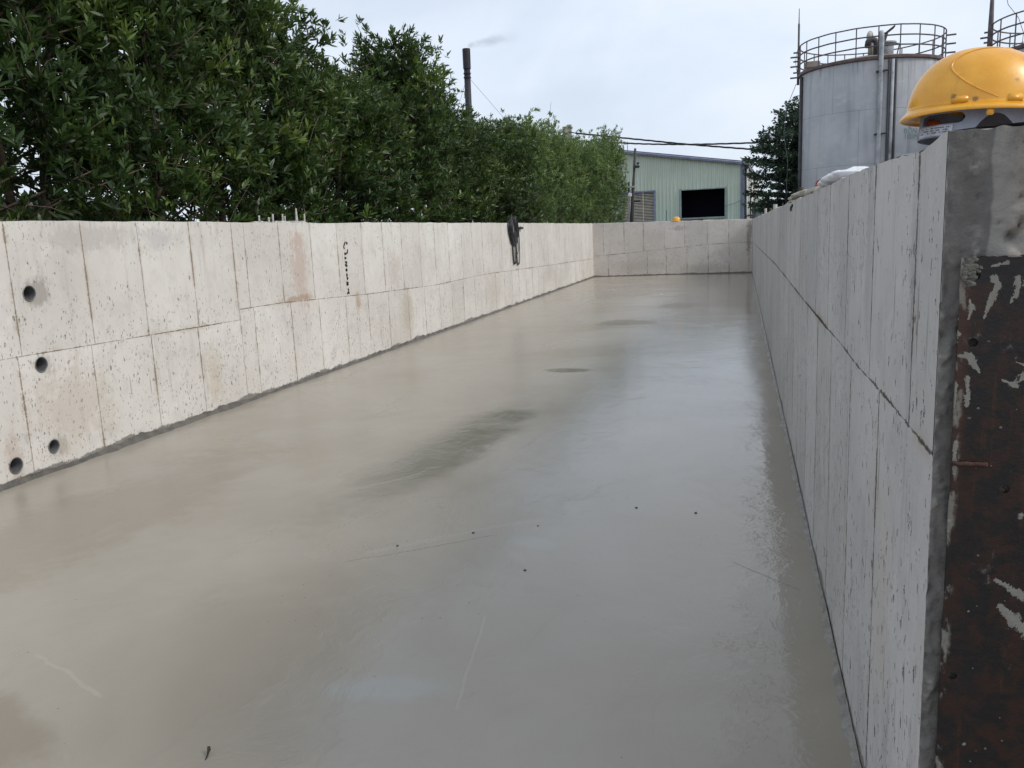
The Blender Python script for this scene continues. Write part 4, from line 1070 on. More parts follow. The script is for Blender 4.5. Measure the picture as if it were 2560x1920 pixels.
# layered dark tree beside the tank
def layered_tree():
    r = np.random.default_rng(77); cx, cy = 3.05, 38.2; H = 7.0
    root = thing('layered_tree', 'dark conical tree with flat layered branches half hidden by the grey tank', 'tree', (cx, cy, -.05))
    wood = MB(); wood.tube([(0, 0, 0), (.05, .02, 2.5), (0, 0, 5), (-.02, 0, H)], [.16, .12, .08, .02], 9)
    P = []; D = []
    lv = np.linspace(1.1, H-.1, 20)
    for li, z in enumerate(lv):
        t = (z-1.3)/(H-1.4)
        Rr = 2.75 if t < .58 else 2.75*(1-(t-.58)/.44)**.72+.12
        nb = 15 if t < .85 else 7
        for b in range(nb):
            a = 2*PI*b/nb+li*.83+r.normal(0, .14); ln = Rr*r.uniform(.66, 1.10)
            e = Vector((math.cos(a)*ln, math.sin(a)*ln, z+.08*ln+r.normal(0, .09))); wood.tube([(0, 0, z-.15), Vector((0, 0, z-.15)).lerp(e, .5)+Vector((0, 0, .08)), e], [.03, .02, .006], 5)
            n = int(30*ln)
            for _ in range(n):
                s = r.uniform(.22, 1.04)
                q = Vector((0, 0, z-.10)).lerp(e, s)+Vector((r.normal(0, .20*(1.25-s)+.05), r.normal(0, .20*(1.25-s)+.05), r.normal(.02, .055)+.05))
                P.append(tuple(q)); d = Vector((math.cos(a)+r.normal(0, .6), math.sin(a)+r.normal(0, .6), r.uniform(-.05, .5))).normalized(); D.append(tuple(d))
    P = np.array(P); D = np.array(D)
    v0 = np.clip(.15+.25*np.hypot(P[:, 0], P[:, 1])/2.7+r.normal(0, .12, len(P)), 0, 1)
    b_, d_, L_, W_, v_ = tufts(P, D, 5, .13, .42, v0)
    ml = leaf_mat('dark_layer_leaf', (.026, .050, .034), (.042, .078, .046), (.085, .13, .062), .15, .5)
    link(bpy.data.objects.new('crown', leaf_mesh('crown', b_, d_, L_, W_, v_, ml)), root)
    link(bpy.data.objects.new('trunk', mesh_from('trunk', wood.V, wood.F, mat_bark, True)), root)
layered_tree()

# ------------------------------------------------------------------ pale shed behind the trees
mat_teal = simple('pale_teal_sheet', (.34, .50, .46), .6, .2, 3, .4)
sh = thing('metal_shed', 'pale teal metal shed glimpsed low through the trees at the left', 'shed', (-10.5, 9.2, -.06))
q = MB(); q.box((-10.5, 9.2, 1.14), (2.4, 5.6, 2.4)); q.build('wall', mat_teal, sh)
q = MB()
for i in range(24): q.box((-9.285, 6.6+i*.226, 1.14), (.03, .05, 2.4))
q.build('cladding_ribs', mat_teal, sh)
q = MB(); q.box((-10.5, 9.2, 2.40), (2.8, 6.0, .09), Matrix.Rotation(R(6), 3, 'Y')); q.build('roof', simple('grey_sheet', (.35, .36, .38), .5), sh)

# ------------------------------------------------------------------ warehouse
def warehouse():
    a = R(3.0); C0 = Vector((.16, 55, -.06)); du = Vector((-math.cos(a), math.sin(a), 0)); dv = Vector((math.sin(a), math.cos(a), 0)); out = -dv
    Wd, Ln = 20.0, 23.0
    root = thing('warehouse', 'pale green corrugated warehouse with blue trim and a big dark opening behind the far wall', 'building', C0)
    def P(u, v, z): return C0+du*u+dv*v+Vector((0, 0, z+.06))
    def uz(px, py):
        # intersect the pixel ray with the gable plane
        d = _fw+_r2*((px-1280)/F_PX)-_u2*((py-960)/F_PX); o = Vector((0, 0, EYE)); t = (C0-o).dot(dv)/d.dot(dv); w_ = o+d*t-C0
        return w_.dot(du), w_.z-.06
    ze = uz(1862, 411)[1]; u2_, z2_ = uz(1531, 381); slope = (z2_-ze)/u2_
    zr = lambda u: ze+slope*min(u, Wd-u)
    g = G('green_sheet_cladding'); p = g.pos(); x, y, z = g.sep(p)
    st = g.noise(g.comb(g.mul(x, 7), g.mul(y, 2), g.mul(z, .5)), 1, 5, .6); n1 = g.noise(p, .5, 4, .6)
    c = g.mix(g.ss(st, .3, .7), (.48, .555, .47), (.57, .635, .54)); c = g.mix(g.mul(g.ss(n1, .4, .65), .35), c, (.40, .45, .36))
    c = g.mix(g.mul(g.ss(z, 4.2, 1.8), .3), c, (.34, .52, .48))
    d, colr = g.vor(g.comb(x, 0.0, z), 3.0); c = g.mix(g.mul(g.mul(g.inv(g.ss(d, .04, .13)), g.ss(g.sep(colr)[0], .8, .85)), .5), c, (.15, .2, .17))
    fr_ = g.math('FRACT', g.math('DIVIDE', g.sub(C0.x+.0, g.math('DIVIDE', x, math.cos(a))), .235))
    rib_shade = g.mx(g.ss(g.math('ABSOLUTE', g.sub(fr_, .38)), .09, .02), g.mul(g.ss(g.math('ABSOLUTE', g.sub(fr_, .88)), .08, .02), .6))  # stripes at the ribs: their side shading painted in, plus trough dirt
    c = g.mix(g.mul(rib_shade, g.lin(st, .2, .8, .35, .75)), c, (.20, .28, .25))
    mg = g.out(g.bsdf(c, .55, None, 0, .4))
    blue = simple('blue_trim', (.15, .17, .25), .5, .25, 2, .4)
    opn = [uz(1705, 477), uz(1813, 470), uz(1811, 541), uz(1702, 545)]
    o_u0, o_u1 = (opn[1][0]+opn[2][0])/2, (opn[0][0]+opn[3][0])/2; o_z0, o_z1 = (opn[2][1]+opn[3][1])/2, (opn[0][1]+opn[1][1])/2
    l_u0 = uz(1636, 510)[0]; l_u1 = uz(1553, 510)[0]; l_z1 = uz(1610, 481)[1]; l_z0 = uz(1610, 553)[1]
    rects = [(o_u0, o_u1, o_z0, o_z1), (l_u0, l_u1, l_z0, l_z1)]
    def rib(u):
        t = (u/.235) % 1
        return .028 if t < .26 else (0 if t > .42 and t < .84 else (.028*(1-(t-.26)/.16) if t <= .42 else .028*(t-.84)/.16))
    us = set()
    k = 0
    while k*.235 < Wd:
        for t in (0, .26, .42, .84): us.add(round(min(Wd, (k+t)*.235), 4))
        k += 1
    us.add(0.0); us.add(Wd)
    for r_ in rects: us.add(round(r_[0], 4)); us.add(round(r_[1], 4))
    us = sorted(us); mb = MB()
    for a_, b_ in zip(us, us[1:]):
        m_ = (a_+b_)/2; spans = [(0, None)]
        segs = []
        for r_ in rects:
            if r_[0] <= m_ <= r_[1]: segs = [(0, r_[2]), (r_[3], None)]
        for (z0, z1) in (segs or [(0, None)]):
            za = zr(a_) if z1 is None else z1; zb = zr(b_) if z1 is None else z1
            q = [P(a_, 0, z0)+out*rib(a_), P(b_, 0, z0)+out*rib(b_), P(b_, 0, zb)+out*rib(b_), P(a_, 0, za)+out*rib(a_)]
            mb.add(q, [(0, 1, 2, 3)])
    # other walls
    mb.add([P(0, .02, 0), P(0, Ln, 0), P(0, Ln, ze), P(0, .02, ze)], [(0, 1, 2, 3)]); mb.add([P(Wd, .02, 0), P(Wd, Ln, 0), P(Wd, Ln, ze), P(Wd, .02, ze)], [(0, 1, 2, 3)])
    mb.add([P(0, Ln, 0), P(Wd, Ln, 0), P(Wd, Ln, ze), P(Wd/2, Ln, zr(Wd/2)), P(0, Ln, ze)], [(0, 1, 2, 3, 4)])
    mb.build('wall', mg, root)
    # roof with edge fascia
    mb = MB(); oh = .25
    for (ua, ub) in ((-oh, Wd/2), (Wd+oh, Wd/2)):
        za, zb = ze-slope*oh, zr(Wd/2)
        q = [P(ua, -oh, za+.12), P(ua, Ln, za+.12), P(ub, Ln, zb+.12), P(ub, -oh, zb+.12)]
        mb.add(q+[v-Vector((0, 0, .06)) for v in q], [(0, 1, 2, 3), (4, 5, 6, 7), (0, 1, 5, 4), (1, 2, 6, 5), (2, 3, 7, 6), (3, 0, 4, 7)])
    rf = mb.build('roof', simple('grey_blue_roof', (.18, .20, .28), .5, .2, 2), root)
    for i, (dz, h_) in enumerate(((.13, .075), (-.01, .12))):
        mb = MB()
        for (ua, ub) in ((-oh, Wd/2), (Wd+oh, Wd/2)):
            za, zb = ze-slope*oh, zr(Wd/2); o_ = -oh-.02-.02*i
            q = [P(ua, o_, za+dz), P(ub, o_, zb+dz), P(ub, o_, zb+dz+h_), P(ua, o_, za+dz+h_)]
            mb.add(q+[v-out*.04 for v in q], [(0, 1, 2, 3), (4, 5, 6, 7), (0, 1, 5, 4), (1, 2, 6, 5), (2, 3, 7, 6), (3, 0, 4, 7)])
        mb.build('fascia', blue, rf)
    mb = MB(); mb.tube([P(uz(1567, 382)[0], .3, zr(uz(1567, 382)[0])), P(uz(1567, 382)[0], .3, uz(1567, 353)[1])], .025, 6); mb.build('lightning_rod', simple('thin_grey_rod', (.25, .25, .27), .5), rf)
    # corner trim and eave gutter down the side
    mb = MB(); mb.box((P(.12, -.06, ze/2-.02)), (.22, .05, ze), Matrix.Rotation(-a, 3, 'Z')); mb.build('corner_trim', blue, root)
    mb = MB()
    q = [P(-oh-.02, -oh, ze-.20), P(-oh-.02, Ln, ze-.20), P(-oh-.02, Ln, ze+.04), P(-oh-.02, -oh, ze+.04)]; mb.add(q+[v+du*.03 for v in q], [(0, 1, 2, 3), (4, 5, 6, 7), (0, 1, 5, 4), (3, 2, 6, 7)])
    mb.build('gutter', simple('dark_gutter', (.05, .055, .085), .5), root)
    wht = simple('off_white_pipe', (.55, .54, .52), .5, .15, 2)
    for v in (.4, 3.5, 7.0, 10.5, 14, 18):
        mb = MB(); mb.tube([P(-.14, v, 0), P(-.14, v, ze-.15)], .085, 10); mb.build('downpipe', wht, root, True)
    dk = simple('dark_side_steel', (.05, .048, .05), .6)
    mb = MB()
    for v in (1.8, 5, 8.6, 12): mb.tube([P(-.30, v, 0), P(-.30, v, ze*.62+.3*math.sin(v))], .05, 6); mb.tube([P(-.30, v, ze*.4), P(-.05, v+1, ze*.4+.2)], .03, 6)
    mb.tube([P(-.30, .4, .62*ze), P(-1.1, .3, .645*ze)], .04, 6); mb.tube([P(-.02, .2, .40*ze), P(-.95, .1, .415*ze)], .05, 6)
    mb.tube([P(-.2, .2, .3*ze), P(-.2, 14, .33*ze)], .05, 6)
    mb.build('pipe_rack', dk, root)
    # opening lining
    fr = simple('grey_frame', (.24, .31, .31), .6); 
    mb = MB(); f = .10
    for (u0, u1, z0, z1) in (rects[0],):
        for (ua, ub, za, zb) in ((u0-f, u0, z0-f, z1+f), (u1, u1+f, z0-f, z1+f), (u0, u1, z1, z1+f*.6), (u0, u1, z0-f, z0)):
            c_ = P((ua+ub)/2, -.02, (za+zb)/2); mb.box(c_, (ub-ua, .16, zb-za), Matrix.Rotation(-a, 3, 'Z'))
    mb.build('opening_frame', fr, root)
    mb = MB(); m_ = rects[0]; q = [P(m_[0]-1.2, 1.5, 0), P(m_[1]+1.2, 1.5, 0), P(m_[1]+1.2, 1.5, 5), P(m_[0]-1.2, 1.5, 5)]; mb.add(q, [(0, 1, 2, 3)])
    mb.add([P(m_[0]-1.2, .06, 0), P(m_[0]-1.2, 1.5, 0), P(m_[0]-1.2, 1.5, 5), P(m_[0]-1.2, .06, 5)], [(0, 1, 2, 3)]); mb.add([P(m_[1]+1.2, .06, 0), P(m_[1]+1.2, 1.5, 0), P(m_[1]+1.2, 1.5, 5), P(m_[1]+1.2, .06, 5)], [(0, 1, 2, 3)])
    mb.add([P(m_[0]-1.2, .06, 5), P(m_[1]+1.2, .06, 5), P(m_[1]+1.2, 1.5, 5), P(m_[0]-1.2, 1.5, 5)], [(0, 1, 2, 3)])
    mb.build('interior_shade', simple('navy_interior_shade', (.006, .007, .014), .9, .2, 3, .1), root)  # near-black sheets: the unlit interior's shade put into their colour
    # louvre window
    lv = MB(); (u0, u1, z0, z1) = rects[1]
    for (ua, ub, za, zb) in ((u0-.09, u0+.02, z0-.1, z1+.1), (u1-.02, u1+.09, z0-.1, z1+.1), (u0, u1, z1, z1+.1), (u0, u1, z0-.1, z0)):
        lv.box(P((ua+ub)/2, -.03, (za+zb)/2), (ub-ua, .14, zb-za), Matrix.Rotation(-a, 3, 'Z'))
    lo = lv.build('louvre_window', simple('blue_grey_frame', (.20, .23, .32), .6), root)
    sl_ = MB(); n = 19
    for i in range(n):
        zz = z0+(z1-z0)*(i+.5)/n; rot = Matrix.Rotation(-a, 3, 'Z') @ Matrix.Rotation(R(-38), 3, 'X')
        sl_.box(P((u0+u1)/2, .03, zz), (u1-u0-.04, .012, (z1-z0)/n*.66), rot)
    for t in (.33, .66): sl_.box(P(u0+(u1-u0)*t, -.05, (z0+z1)/2), (.06, .03, z1-z0), Matrix.Rotation(-a, 3, 'Z'))
    sl_.build('slats', simple('beige_slats', (.47, .44, .37), .6, .2, 3), lo)
    bk = MB(); bk.add([P(u0-.3, .30, z0-.3), P(u1+.3, .30, z0-.3), P(u1+.3, .30, z1+.3), P(u0-.3, .30, z1+.3)], [(0, 1, 2, 3)]); bk.build('dark_backing', simple('dark_void', (.012, .012, .012), .9, .2, 3, .1), lo)
    # loose rods before the wall
    mb = MB(); mb.tube([P(uz(1668, 545)[0], -.3, 0), P(uz(1668, 545)[0], -.3, uz(1668, 525)[1])], .02, 6); mb.build('thin_rod', dk, root)
    # faint sagging wire across the wall
    w0 = P(*(lambda q_: (q_[0], -.1, q_[1]))(uz(1858, 497))); w1 = P(*(lambda q_: (q_[0], -.1, q_[1]))(uz(1815, 514)))
    mb = MB(); mb.tube([w0, w0.lerp(w1, .5)-Vector((0, 0, .08)), w1], .014, 5); mb.build('slack_wire', simple('dull_green_wire', (.14, .2, .17), .6), root)
warehouse()

# ------------------------------------------------------------------ lamp / camera posts behind the far wall
mat_dkpost = simple('dark_post', (.040, .036, .036), .6, .3, 8)
mat_lpost = simple('pale_grey_post', (.42, .42, .40), .7, .2, 8)
def posts():
    Y0 = 34
    b = at(1579, 556, Y=Y0); t = at(1588, 371, Y=Y0); d = (t-b)/(t.z-b.z); g0 = b-d*(b.z+.06)
    root = thing('lamp_post', 'thin leaning dark post with a small camera before the green warehouse', 'post', (g0.x, Y0, -.06))
    q = MB(); q.tube([g0, b, t], [.075, .07, .045], 10); q.build('pole', mat_dkpost, root, True)
    q = MB(); c = at(1591, 417, Y=Y0); q.bevel_box(c+Vector((.03, -.05, 0)), (.20, .12, .10), .02); q.bevel_box(at(1592, 409, Y=Y0)+Vector((.05, -.05, 0)), (.11, .11, .08), .02, Matrix.Rotation(R(-35), 3, 'Y')); q.tube([at(1587, 413, Y=Y0), c], .02, 6)
    q.build('security_camera', mat_dkpost, root)
    q = MB(); q.tube([at(1582, 509, Y=Y0), at(1586, 504, Y=Y0), at(1590, 503, Y=Y0), at(1601, 503, Y=Y0)], .03, 6); q.build('bracket', mat_dkpost, root, True)
    b2 = at(1574, 556, Y=Y0+.1); g2 = Vector((b2.x+.01, Y0+.1, -.06)); t2 = at(1572, 455, Y=Y0+.1)
    r2_ = thing('meter_post', 'pale short post with a white box left of the leaning dark post', 'post', (g2.x, Y0+.1, -.06))
    q = MB(); q.tube([g2, at(1573, 486, Y=Y0+.1)], .05, 8); q.build('pole', mat_lpost, r2_, True)
    q = MB(); q.tube([at(1572.5, 486, Y=Y0+.1), t2], .035, 8); q.build('upper_pole', mat_dkpost, r2_, True)
    q = MB(); m_ = at(1579, 467.5, Y=Y0); q.bevel_box(m_+Vector((0, -.02, 0)), (.30, .10, .07), .01); q.tube([at(1573, 483, Y=Y0), at(1581, 470, Y=Y0)], .025, 6); q.build('arm', mat_lpost, r2_)
    q = MB(); m_ = at(1575.5, 487, Y=Y0); q.bevel_box(m_+Vector((0, -.08, 0)), (.14, .10, .14), .015); q.build('box', simple('white_box', (.78, .78, .80), .5, .08), r2_)
posts()

# ------------------------------------------------------------------ power poles and cables
def power():
    Y0 = 46; mc = simple('pole_concrete', (.36, .345, .32), .9, .2, 5)
    for i, (px, py, lab) in enumerate(((1412, 317, 'shorter square concrete power pole top, left of the pair above the trees'), (1423, 312, 'taller square concrete power pole top, right of the pair above the trees'))):
        t = at(px, py, Y=Y0+.15*i); root = thing('power_pole', lab, 'pole', (t.x, Y0+.15*i, -.06), 'power poles above the trees')
        q = MB(); q.add([(t.x+sx*k, Y0+.15*i+sy*k, z) for z, k in ((-.06, .19), (t.z, .115)) for sx, sy in ((-1, -1), (1, -1), (1, 1), (-1, 1))], [(0, 1, 5, 4), (1, 2, 6, 5), (2, 3, 7, 6), (3, 0, 4, 7), (4, 5, 6, 7)])
        q.build('shaft', mc, root)
        if i == 1:
            q = MB(); a = at(1438, 333, Y=Y0); q.tube([(t.x, Y0, a.z+.1), (a.x, Y0-.1, a.z)], .03, 6); q.tube([a, at(1447, 323, Y=Y0)], .02, 6); q.tube([a, at(1449, 340, Y=Y0)], .02, 6); q.build('cable_clamp', mat_dkpost, root)
    mk = simple('cable_black', (.035, .032, .038), .6, .2, 6)
    def cable(pts, Ys, lab):
        P_ = [at(x, y, Y=yy) for (x, y), yy in zip(pts, Ys)]
        out = []
        n = len(P_)
        for i in range(n-1):
            p0, p1, p2, p3 = P_[max(i-1, 0)], P_[i], P_[i+1], P_[min(i+2, n-1)]
            for k in range(14):
                t = k/14; out.append(.5*((2*p1)+(p2-p0)*t+(2*p0-5*p1+4*p2-p3)*t*t+(3*p1-p0-3*p2+p3)*t**3))
        out.append(P_[-1]); q = MB()
        for k in range(3):   # twisted bundle
            q.tube([p+Vector((0, math.sin(i*.5+k*2.09), math.cos(i*.5+k*2.09)))*.026 for i, p in enumerate(out)], .024, 6)
        tag(q.build('power_cable', mk, None, True), lab, 'cable', 'overhead power cables')
    cable([(1440, 333), (1525, 341.5), (1620, 351), (1710, 360), (1810, 368), (1900, 374.5), (1965, 378), (2040, 381)], [46, 46, 46, 45.5, 45, 44.5, 44, 43.5], 'twisted black overhead cable running from the concrete poles down to the right')
    cable([(1400, 348), (1450, 352), (1527, 356), (1600, 359.5), (1680, 361), (1760, 360.5), (1870, 357.5), (1960, 354), (2050, 350)], [50, 50, 49.5, 49, 48.5, 48, 47, 46, 45], 'flatter black overhead cable crossing below the other over the warehouse')
power()

# ------------------------------------------------------------------ chimney and smoke
def chimney():
    Y0 = 75; t = at(1165.5, 122, Y=Y0); b = at(1172, 280, Y=Y0); d = (t-b)/(t.z-b.z); g0 = b-d*(b.z+.06)
    root = thing('chimney', 'tall thin black leaning steel chimney smoking beyond the trees', 'chimney', (g0.x, Y0, -.06))
    mk = simple('sooty_steel', (.022, .021, .032), .55, .35, 1.2, .3, 0, 0, 40, (.035, .028, .026), .8)
    def p(z): return g0+d*(z+.06)
    q = MB(); zt_ = t.z; q.tube([p(-.06), p(zt_*.6), p(zt_-1.75)], [.36, .30, .285], 16); q.build('stack', mk, root, True)
    q = MB(); q.tube([p(zt_-1.75), p(zt_-1.70), p(zt_-.05), p(zt_)], [.29, .345, .355, .345], 16, cap=False); q.tube([p(zt_-.9), p(zt_-.4)], [.30, .31], 16); smooth_angle(q.build('cowl', mk, root), 40)
    for k, zz in enumerate((2.1, 2.45)):
        q = MB(); q.tube([p(zt_-zz-.05), p(zt_-zz+.05)], .34, 16); smooth_angle(q.build('collar', mk, root), 40)
    mw = simple('grey_wire', (.30, .31, .34), .5, .1)
    for e in (at(1250, 282, Y=Y0), at(1150, 252, Y=Y0)):
        s_ = p(zt_-2.3); q = MB(); dd = e-s_; end = s_+dd*((s_.z+.06)/(s_.z-e.z)); q.tube([s_, s_.lerp(end, .4)-Vector((0, 0, .12)), end], .018, 5); q.build('guy_wire', mw, root)
    # smoke drifting to the right
    g = G('thin_smoke'); ob = g.obj(); x, y, z = g.sep(ob)
    n = g.noise(g.vadd(g.vmul(ob, (.55, .9, 1.1)), (0, 0, 0)), 1.3, 5, .6, .6)
    fall = g.mul(g.ss(x, 5.2, .3), g.ss(x, -.05, .25))
    rr = g.math('SQRT', g.add(g.mul(y, y), g.mul(g.sub(z, g.add(g.mul(x, .11), .05)), g.sub(z, g.add(g.mul(x, .11), .05)))))
    prof = g.ss(rr, g.add(.30, g.mul(x, .17)), g.mul(x, .02))
    dens = g.mul(g.mul(g.add(g.ss(n, .33, .62), g.mul(g.ss(x, 1.4, .1), .7)), fall), g.mul(prof, .85))
    v = g.node('ShaderNodeVolumePrincipled'); g.set(v.inputs['Density'], dens); v.inputs['Color'].default_value = (.45, .45, .48, 1)
    ms = g.out(None, v.outputs[0])
    q = MB(); q.tube([(-.1, 0, 0), (.6, 0, .1), (2, 0, .3), (4, 0, .5), (5.4, 0, .65)], [.35, .5, .75, 1.1, 1.35], 16)
    o = q.build('smoke', ms, None); o.location = t+Vector((.1, 0, .15)); o['kind'] = 'stuff'; o['label'] = 'thin dark smoke drifting right from the chimney top'
chimney()
# slim flue behind the layered tree
fa = at(1951, 283, Y=60); fb = at(1951, 340, Y=60)
fl_ = thing('flue_pipe', 'slim grey flue with a wider top poking up behind the layered tree', 'flue', (fa.x, 60, -.06))
mfl = simple('blue_grey_flue', (.10, .11, .15), .5, .25, 3)
q = MB(); q.tube([(fa.x, 60, -.06), (fa.x, 60, fa.z-.3)], .10, 12); q.build('pipe', mfl, fl_, True)
q = MB(); q.tube([(fa.x, 60, fa.z-.42), (fa.x, 60, fa.z)], .15, 12); smooth_angle(q.build('cap', mfl, fl_), 40)
q = MB(); q.bevel_box((fa.x-.22, 60, fa.z-1.25), (.2, .2, .5), .02); q.build('side_box', mfl, fl_)

# ------------------------------------------------------------------ storage tanks
def tank_mat():
    g = G('weathered_tank_paint'); p = g.obj(); x, y, z = g.sep(p)
    ang = g.math('ARCTAN2', y, x); s = g.mul(ang, 2.25); uv = g.comb(s, z, 0.0)
    n1 = g.noise(uv, .8, 5, .6, .4); st = g.noise(g.vmul(uv, (2.4, .16, 1)), 1, 5, .6, .3); st2 = g.noise(g.vmul(uv, (9, .35, 1)), 1, 4, .6)
    c = g.mix(g.ss(n1, .3, .7), (.38, .40, .435), (.50, .51, .53))
    c = g.mix(g.mul(g.ss(st, .5, .72), .5), c, (.22, .235, .27))
    top = g.ss(z, 5.0, 6.8)
    c = g.mix(g.mul(g.mul(g.ss(st2, .52, .72), top), .55), c, (.16, .14, .13))
    c = g.mix(g.mul(g.ss(g.noise(g.vmul(uv, (1, 3, 1)), 1.6, 5, .6), .56, .72), .4), c, (.60, .61, .62))
    # rust runs below the rim
    ru = g.mul(g.ss(g.noise(g.vmul(uv, (3.2, .05, 1)), 1, 3, .6), .58, .70), g.ss(z, 6.2, 6.85)); c = g.mix(g.mul(ru, .9), c, (.06, .045, .04))
    fz = g.math('FRACT', g.math('DIVIDE', z, 1.72)); ln = g.ss(g.math('ABSOLUTE', g.sub(fz, .5)), .494, .499)
    row = g.math('FLOOR', g.math('DIVIDE', z, 1.72)); fs = g.math('FRACT', g.add(g.math('DIVIDE', s, 2.36), g.mul(row, .37))); lv = g.ss(g.math('ABSOLUTE', g.sub(fs, .5)), .4955, .499)
    seam = g.mx(ln, lv); c = g.mix(g.mul(seam, .6), c, (.12, .12, .13))
    return g.out(g.bsdf(c, .5, g.bump(g.sub(g.mul(n1, .3), seam), .3, .01), 0, .4))
mat_tank = tank_mat()
mat_rim = simple('brown_purple_rim', (.14, .10, .10), .6, .3, 5, .4)
mat_rail = simple('dark_rail', (.11, .095, .105), .6, .35, 6, .4)
mat_roofp = simple('dusty_tank_roof', (.33, .29, .25), .8, .2, 3)
mat_pipe = simple('grey_tank_pipe', (.34, .36, .39), .5, .25, 3, .4, 0, 0, 40, (.14, .13, .13), 2)
mat_strip = simple('dirty_dark_strip', (.06, .058, .062), .6, .35, 3)

def tank(c, rad, H, label, full=True):
    cx, cy = c; root = thing('storage_tank', label, 'tank', (cx, cy, -.06), 'steel storage tanks')
    toC = Vector((-cx, -cy, 0)).normalized(); a0 = math.atan2(toC.y, toC.x)      # angle facing the basin's near end
    seg = 96
    q = MB(); q.lathe([(rad, 0), (rad, H*.25), (rad, H*.5), (rad, H*.75), (rad, H)], (0, 0, 0), seg); q.build('shell', mat_tank, root, True, local=False)
    q = MB(); q.lathe([(rad+.004, H-.08), (rad+.05, H-.06), (rad+.06, H), (rad+.02, H+.015), (rad*.86, H+.10), (rad*.4, H+.30), (.001, H+.36)], (0, 0, 0), seg); rf = smooth_angle(q.build('roof', mat_roofp, root, local=False), 30)
    q = MB(); q.lathe([(rad+.006, H-.10), (rad+.075, H-.075), (rad+.085, H-.03), (rad+.085, H+.012), (rad+.03, H+.025)], (0, 0, 0), seg); smooth_angle(q.build('rim', mat_rim, rf, local=False), 30)
    def pt(a, r_, z): return Vector((r_*math.cos(a), r_*math.sin(a), z))
    rr = rad+.07; n = 22
    rl = MB(); 
    for zz, rd in ((.92, .022), (.61, .024), (.31, .024)):
        m = 72; rl.tube([pt(2*PI*k/m, rr, H+zz+.008*nz(k*.5, zz, cx)) for k in range(m)], rd, 6, closed=True)
    rails = rl.build('railing', mat_rail, root, True, local=False)
    for k in range(n):
        a = a0+2*PI*(k+.35)/n
        q = MB(); q.tube([pt(a, rr, H), pt(a, rr, H+.92)], .020, 6); q.build('railing_post', mat_rail, rails, local=False)
    # bracket stubs at the two silhouettes
    for sgn, zs in ((1, (.80, .52, .24)), (-1, (.80, .65, .50, .33, .12, -.05))):
        a = a0+sgn*PI/2*.99
        for i, zz in enumerate(zs):
            q = MB(); q.tube([pt(a, rr, H+zz), pt(a, rr+(.30 if sgn > 0 or i % 2 else .20), H+zz)], .03, 6); q.build('bracket_stub', mat_rail, rails, local=False)
    if not full: return root, pt, a0
    return root, pt, a0

T1 = Vector((4.27, 32.75)); RAD = 2.26; TH1 = 6.78
t1, pt1, a01 = tank((T1.x, T1.y), RAD, TH1, 'big grey weathered storage tank with rooftop railing left of the yellow hard hat')
def az_of(px, py, Y=30.5):
    """angle on tank 1's shell met by the ray through a pixel, with its height"""
    d = _fw+_r2*((px-1280)/F_PX)-_u2*((py-960)/F_PX); o = Vector((0, 0, EYE)); dx, dy = d.x, d.y
    ox, oy = -T1.x, -T1.y; A = dx*dx+dy*dy; B = 2*(ox*dx+oy*dy); Cc = ox*ox+oy*oy-RAD*RAD; disc = max(0, B*B-4*A*Cc); t = (-B-math.sqrt(disc))/(2*A)
    return math.atan2(oy+dy*t, ox+dx*t), EYE+d.z*t+.06
a_p, z_p = az_of(2198, 250)
q = MB(); pr = RAD+.13; zb = TH1+.55
q.tube([pt1(a_p, pr, 0), pt1(a_p, pr, 3), pt1(a_p, pr, zb), pt1(a_p+.0, pr-.03, zb+.10), pt1(a_p, pr-.14, zb+.17), pt1(a_p, pr-.26, zb+.12), pt1(a_p, pr-.29, zb-.05), pt1(a_p, pr-.29, zb-.28)], .075, 12)
q.build('overflow_pipe', mat_pipe, t1, True, local=False)
for zz in (4.35, 2.2, 6.3):
    q = MB(); q.bevel_box(pt1(a_p, RAD+.07, zz), (.22, .22, .06), .01); q.tube([pt1(a_p-.06, RAD+.1, zz), pt1(a_p+.10, RAD+.16, zz+.02)], .03, 6); q.build('pipe_clamp', mat_strip, t1, local=False)
for px in (2233, 2220):
    pass
aL, _ = az_of(2228.5, 240); 
for k, (da, rd, mt) in enumerate(((-.048, .035, mat_strip), (0.0, .055, mat_pipe), (.046, .035, mat_strip))):
    q = MB(); q.tube([pt1(aL+da, RAD+.045, 0), pt1(aL+da, RAD+.045, TH1-.12)], rd, 8); q.build('riser_pipe', mt, t1, True, local=False)
aD = a01-PI/2*.80
q = MB(); q.tube([pt1(aD, RAD+.05, 0), pt1(aD, RAD+.05, TH1-.15)], .06, 8); q.build('riser_pipe', mat_strip, t1, True, local=False)
# rooftop fittings
def goose(p, h, rad, mat, name, dirv):
    q = MB(); p = Vector(p); q.tube([p, p+Vector((0, 0, h)), p+Vector((0, 0, h+.10))+dirv*.05, p+Vector((0, 0, h+.13))+dirv*.16, p+Vector((0, 0, h+.06))+dirv*.27, p+Vector((0, 0, h-.12))+dirv*.29], rad, 12)
    return q.build(name, mat, t1, True, local=False)
a_v, _ = az_of(2176, 150); goose(pt1(a_v, RAD*.42, TH1+.2), .62, .085, simple('cream_vent', (.40, .38, .33), .6), 'roof_vent', Vector((-.2, -.6, 0)).normalized())
a_v, _ = az_of(2196, 150); goose(pt1(a_v, RAD*.72, TH1+.1), .42, .095, mat_strip, 'roof_vent', Vector((-1, -.2, 0)).normalized())
a_m, _ = az_of(2237, 130); mp = pt1(a_m, RAD*.62, TH1+.08)
q = MB(); q.lathe([(.26, 0), (.26, .42), (.34, .43), (.34, .48), (.01, .50)], mp, 24); smooth_angle(q.build('manhole', mat_pipe, t1, local=False), 30)
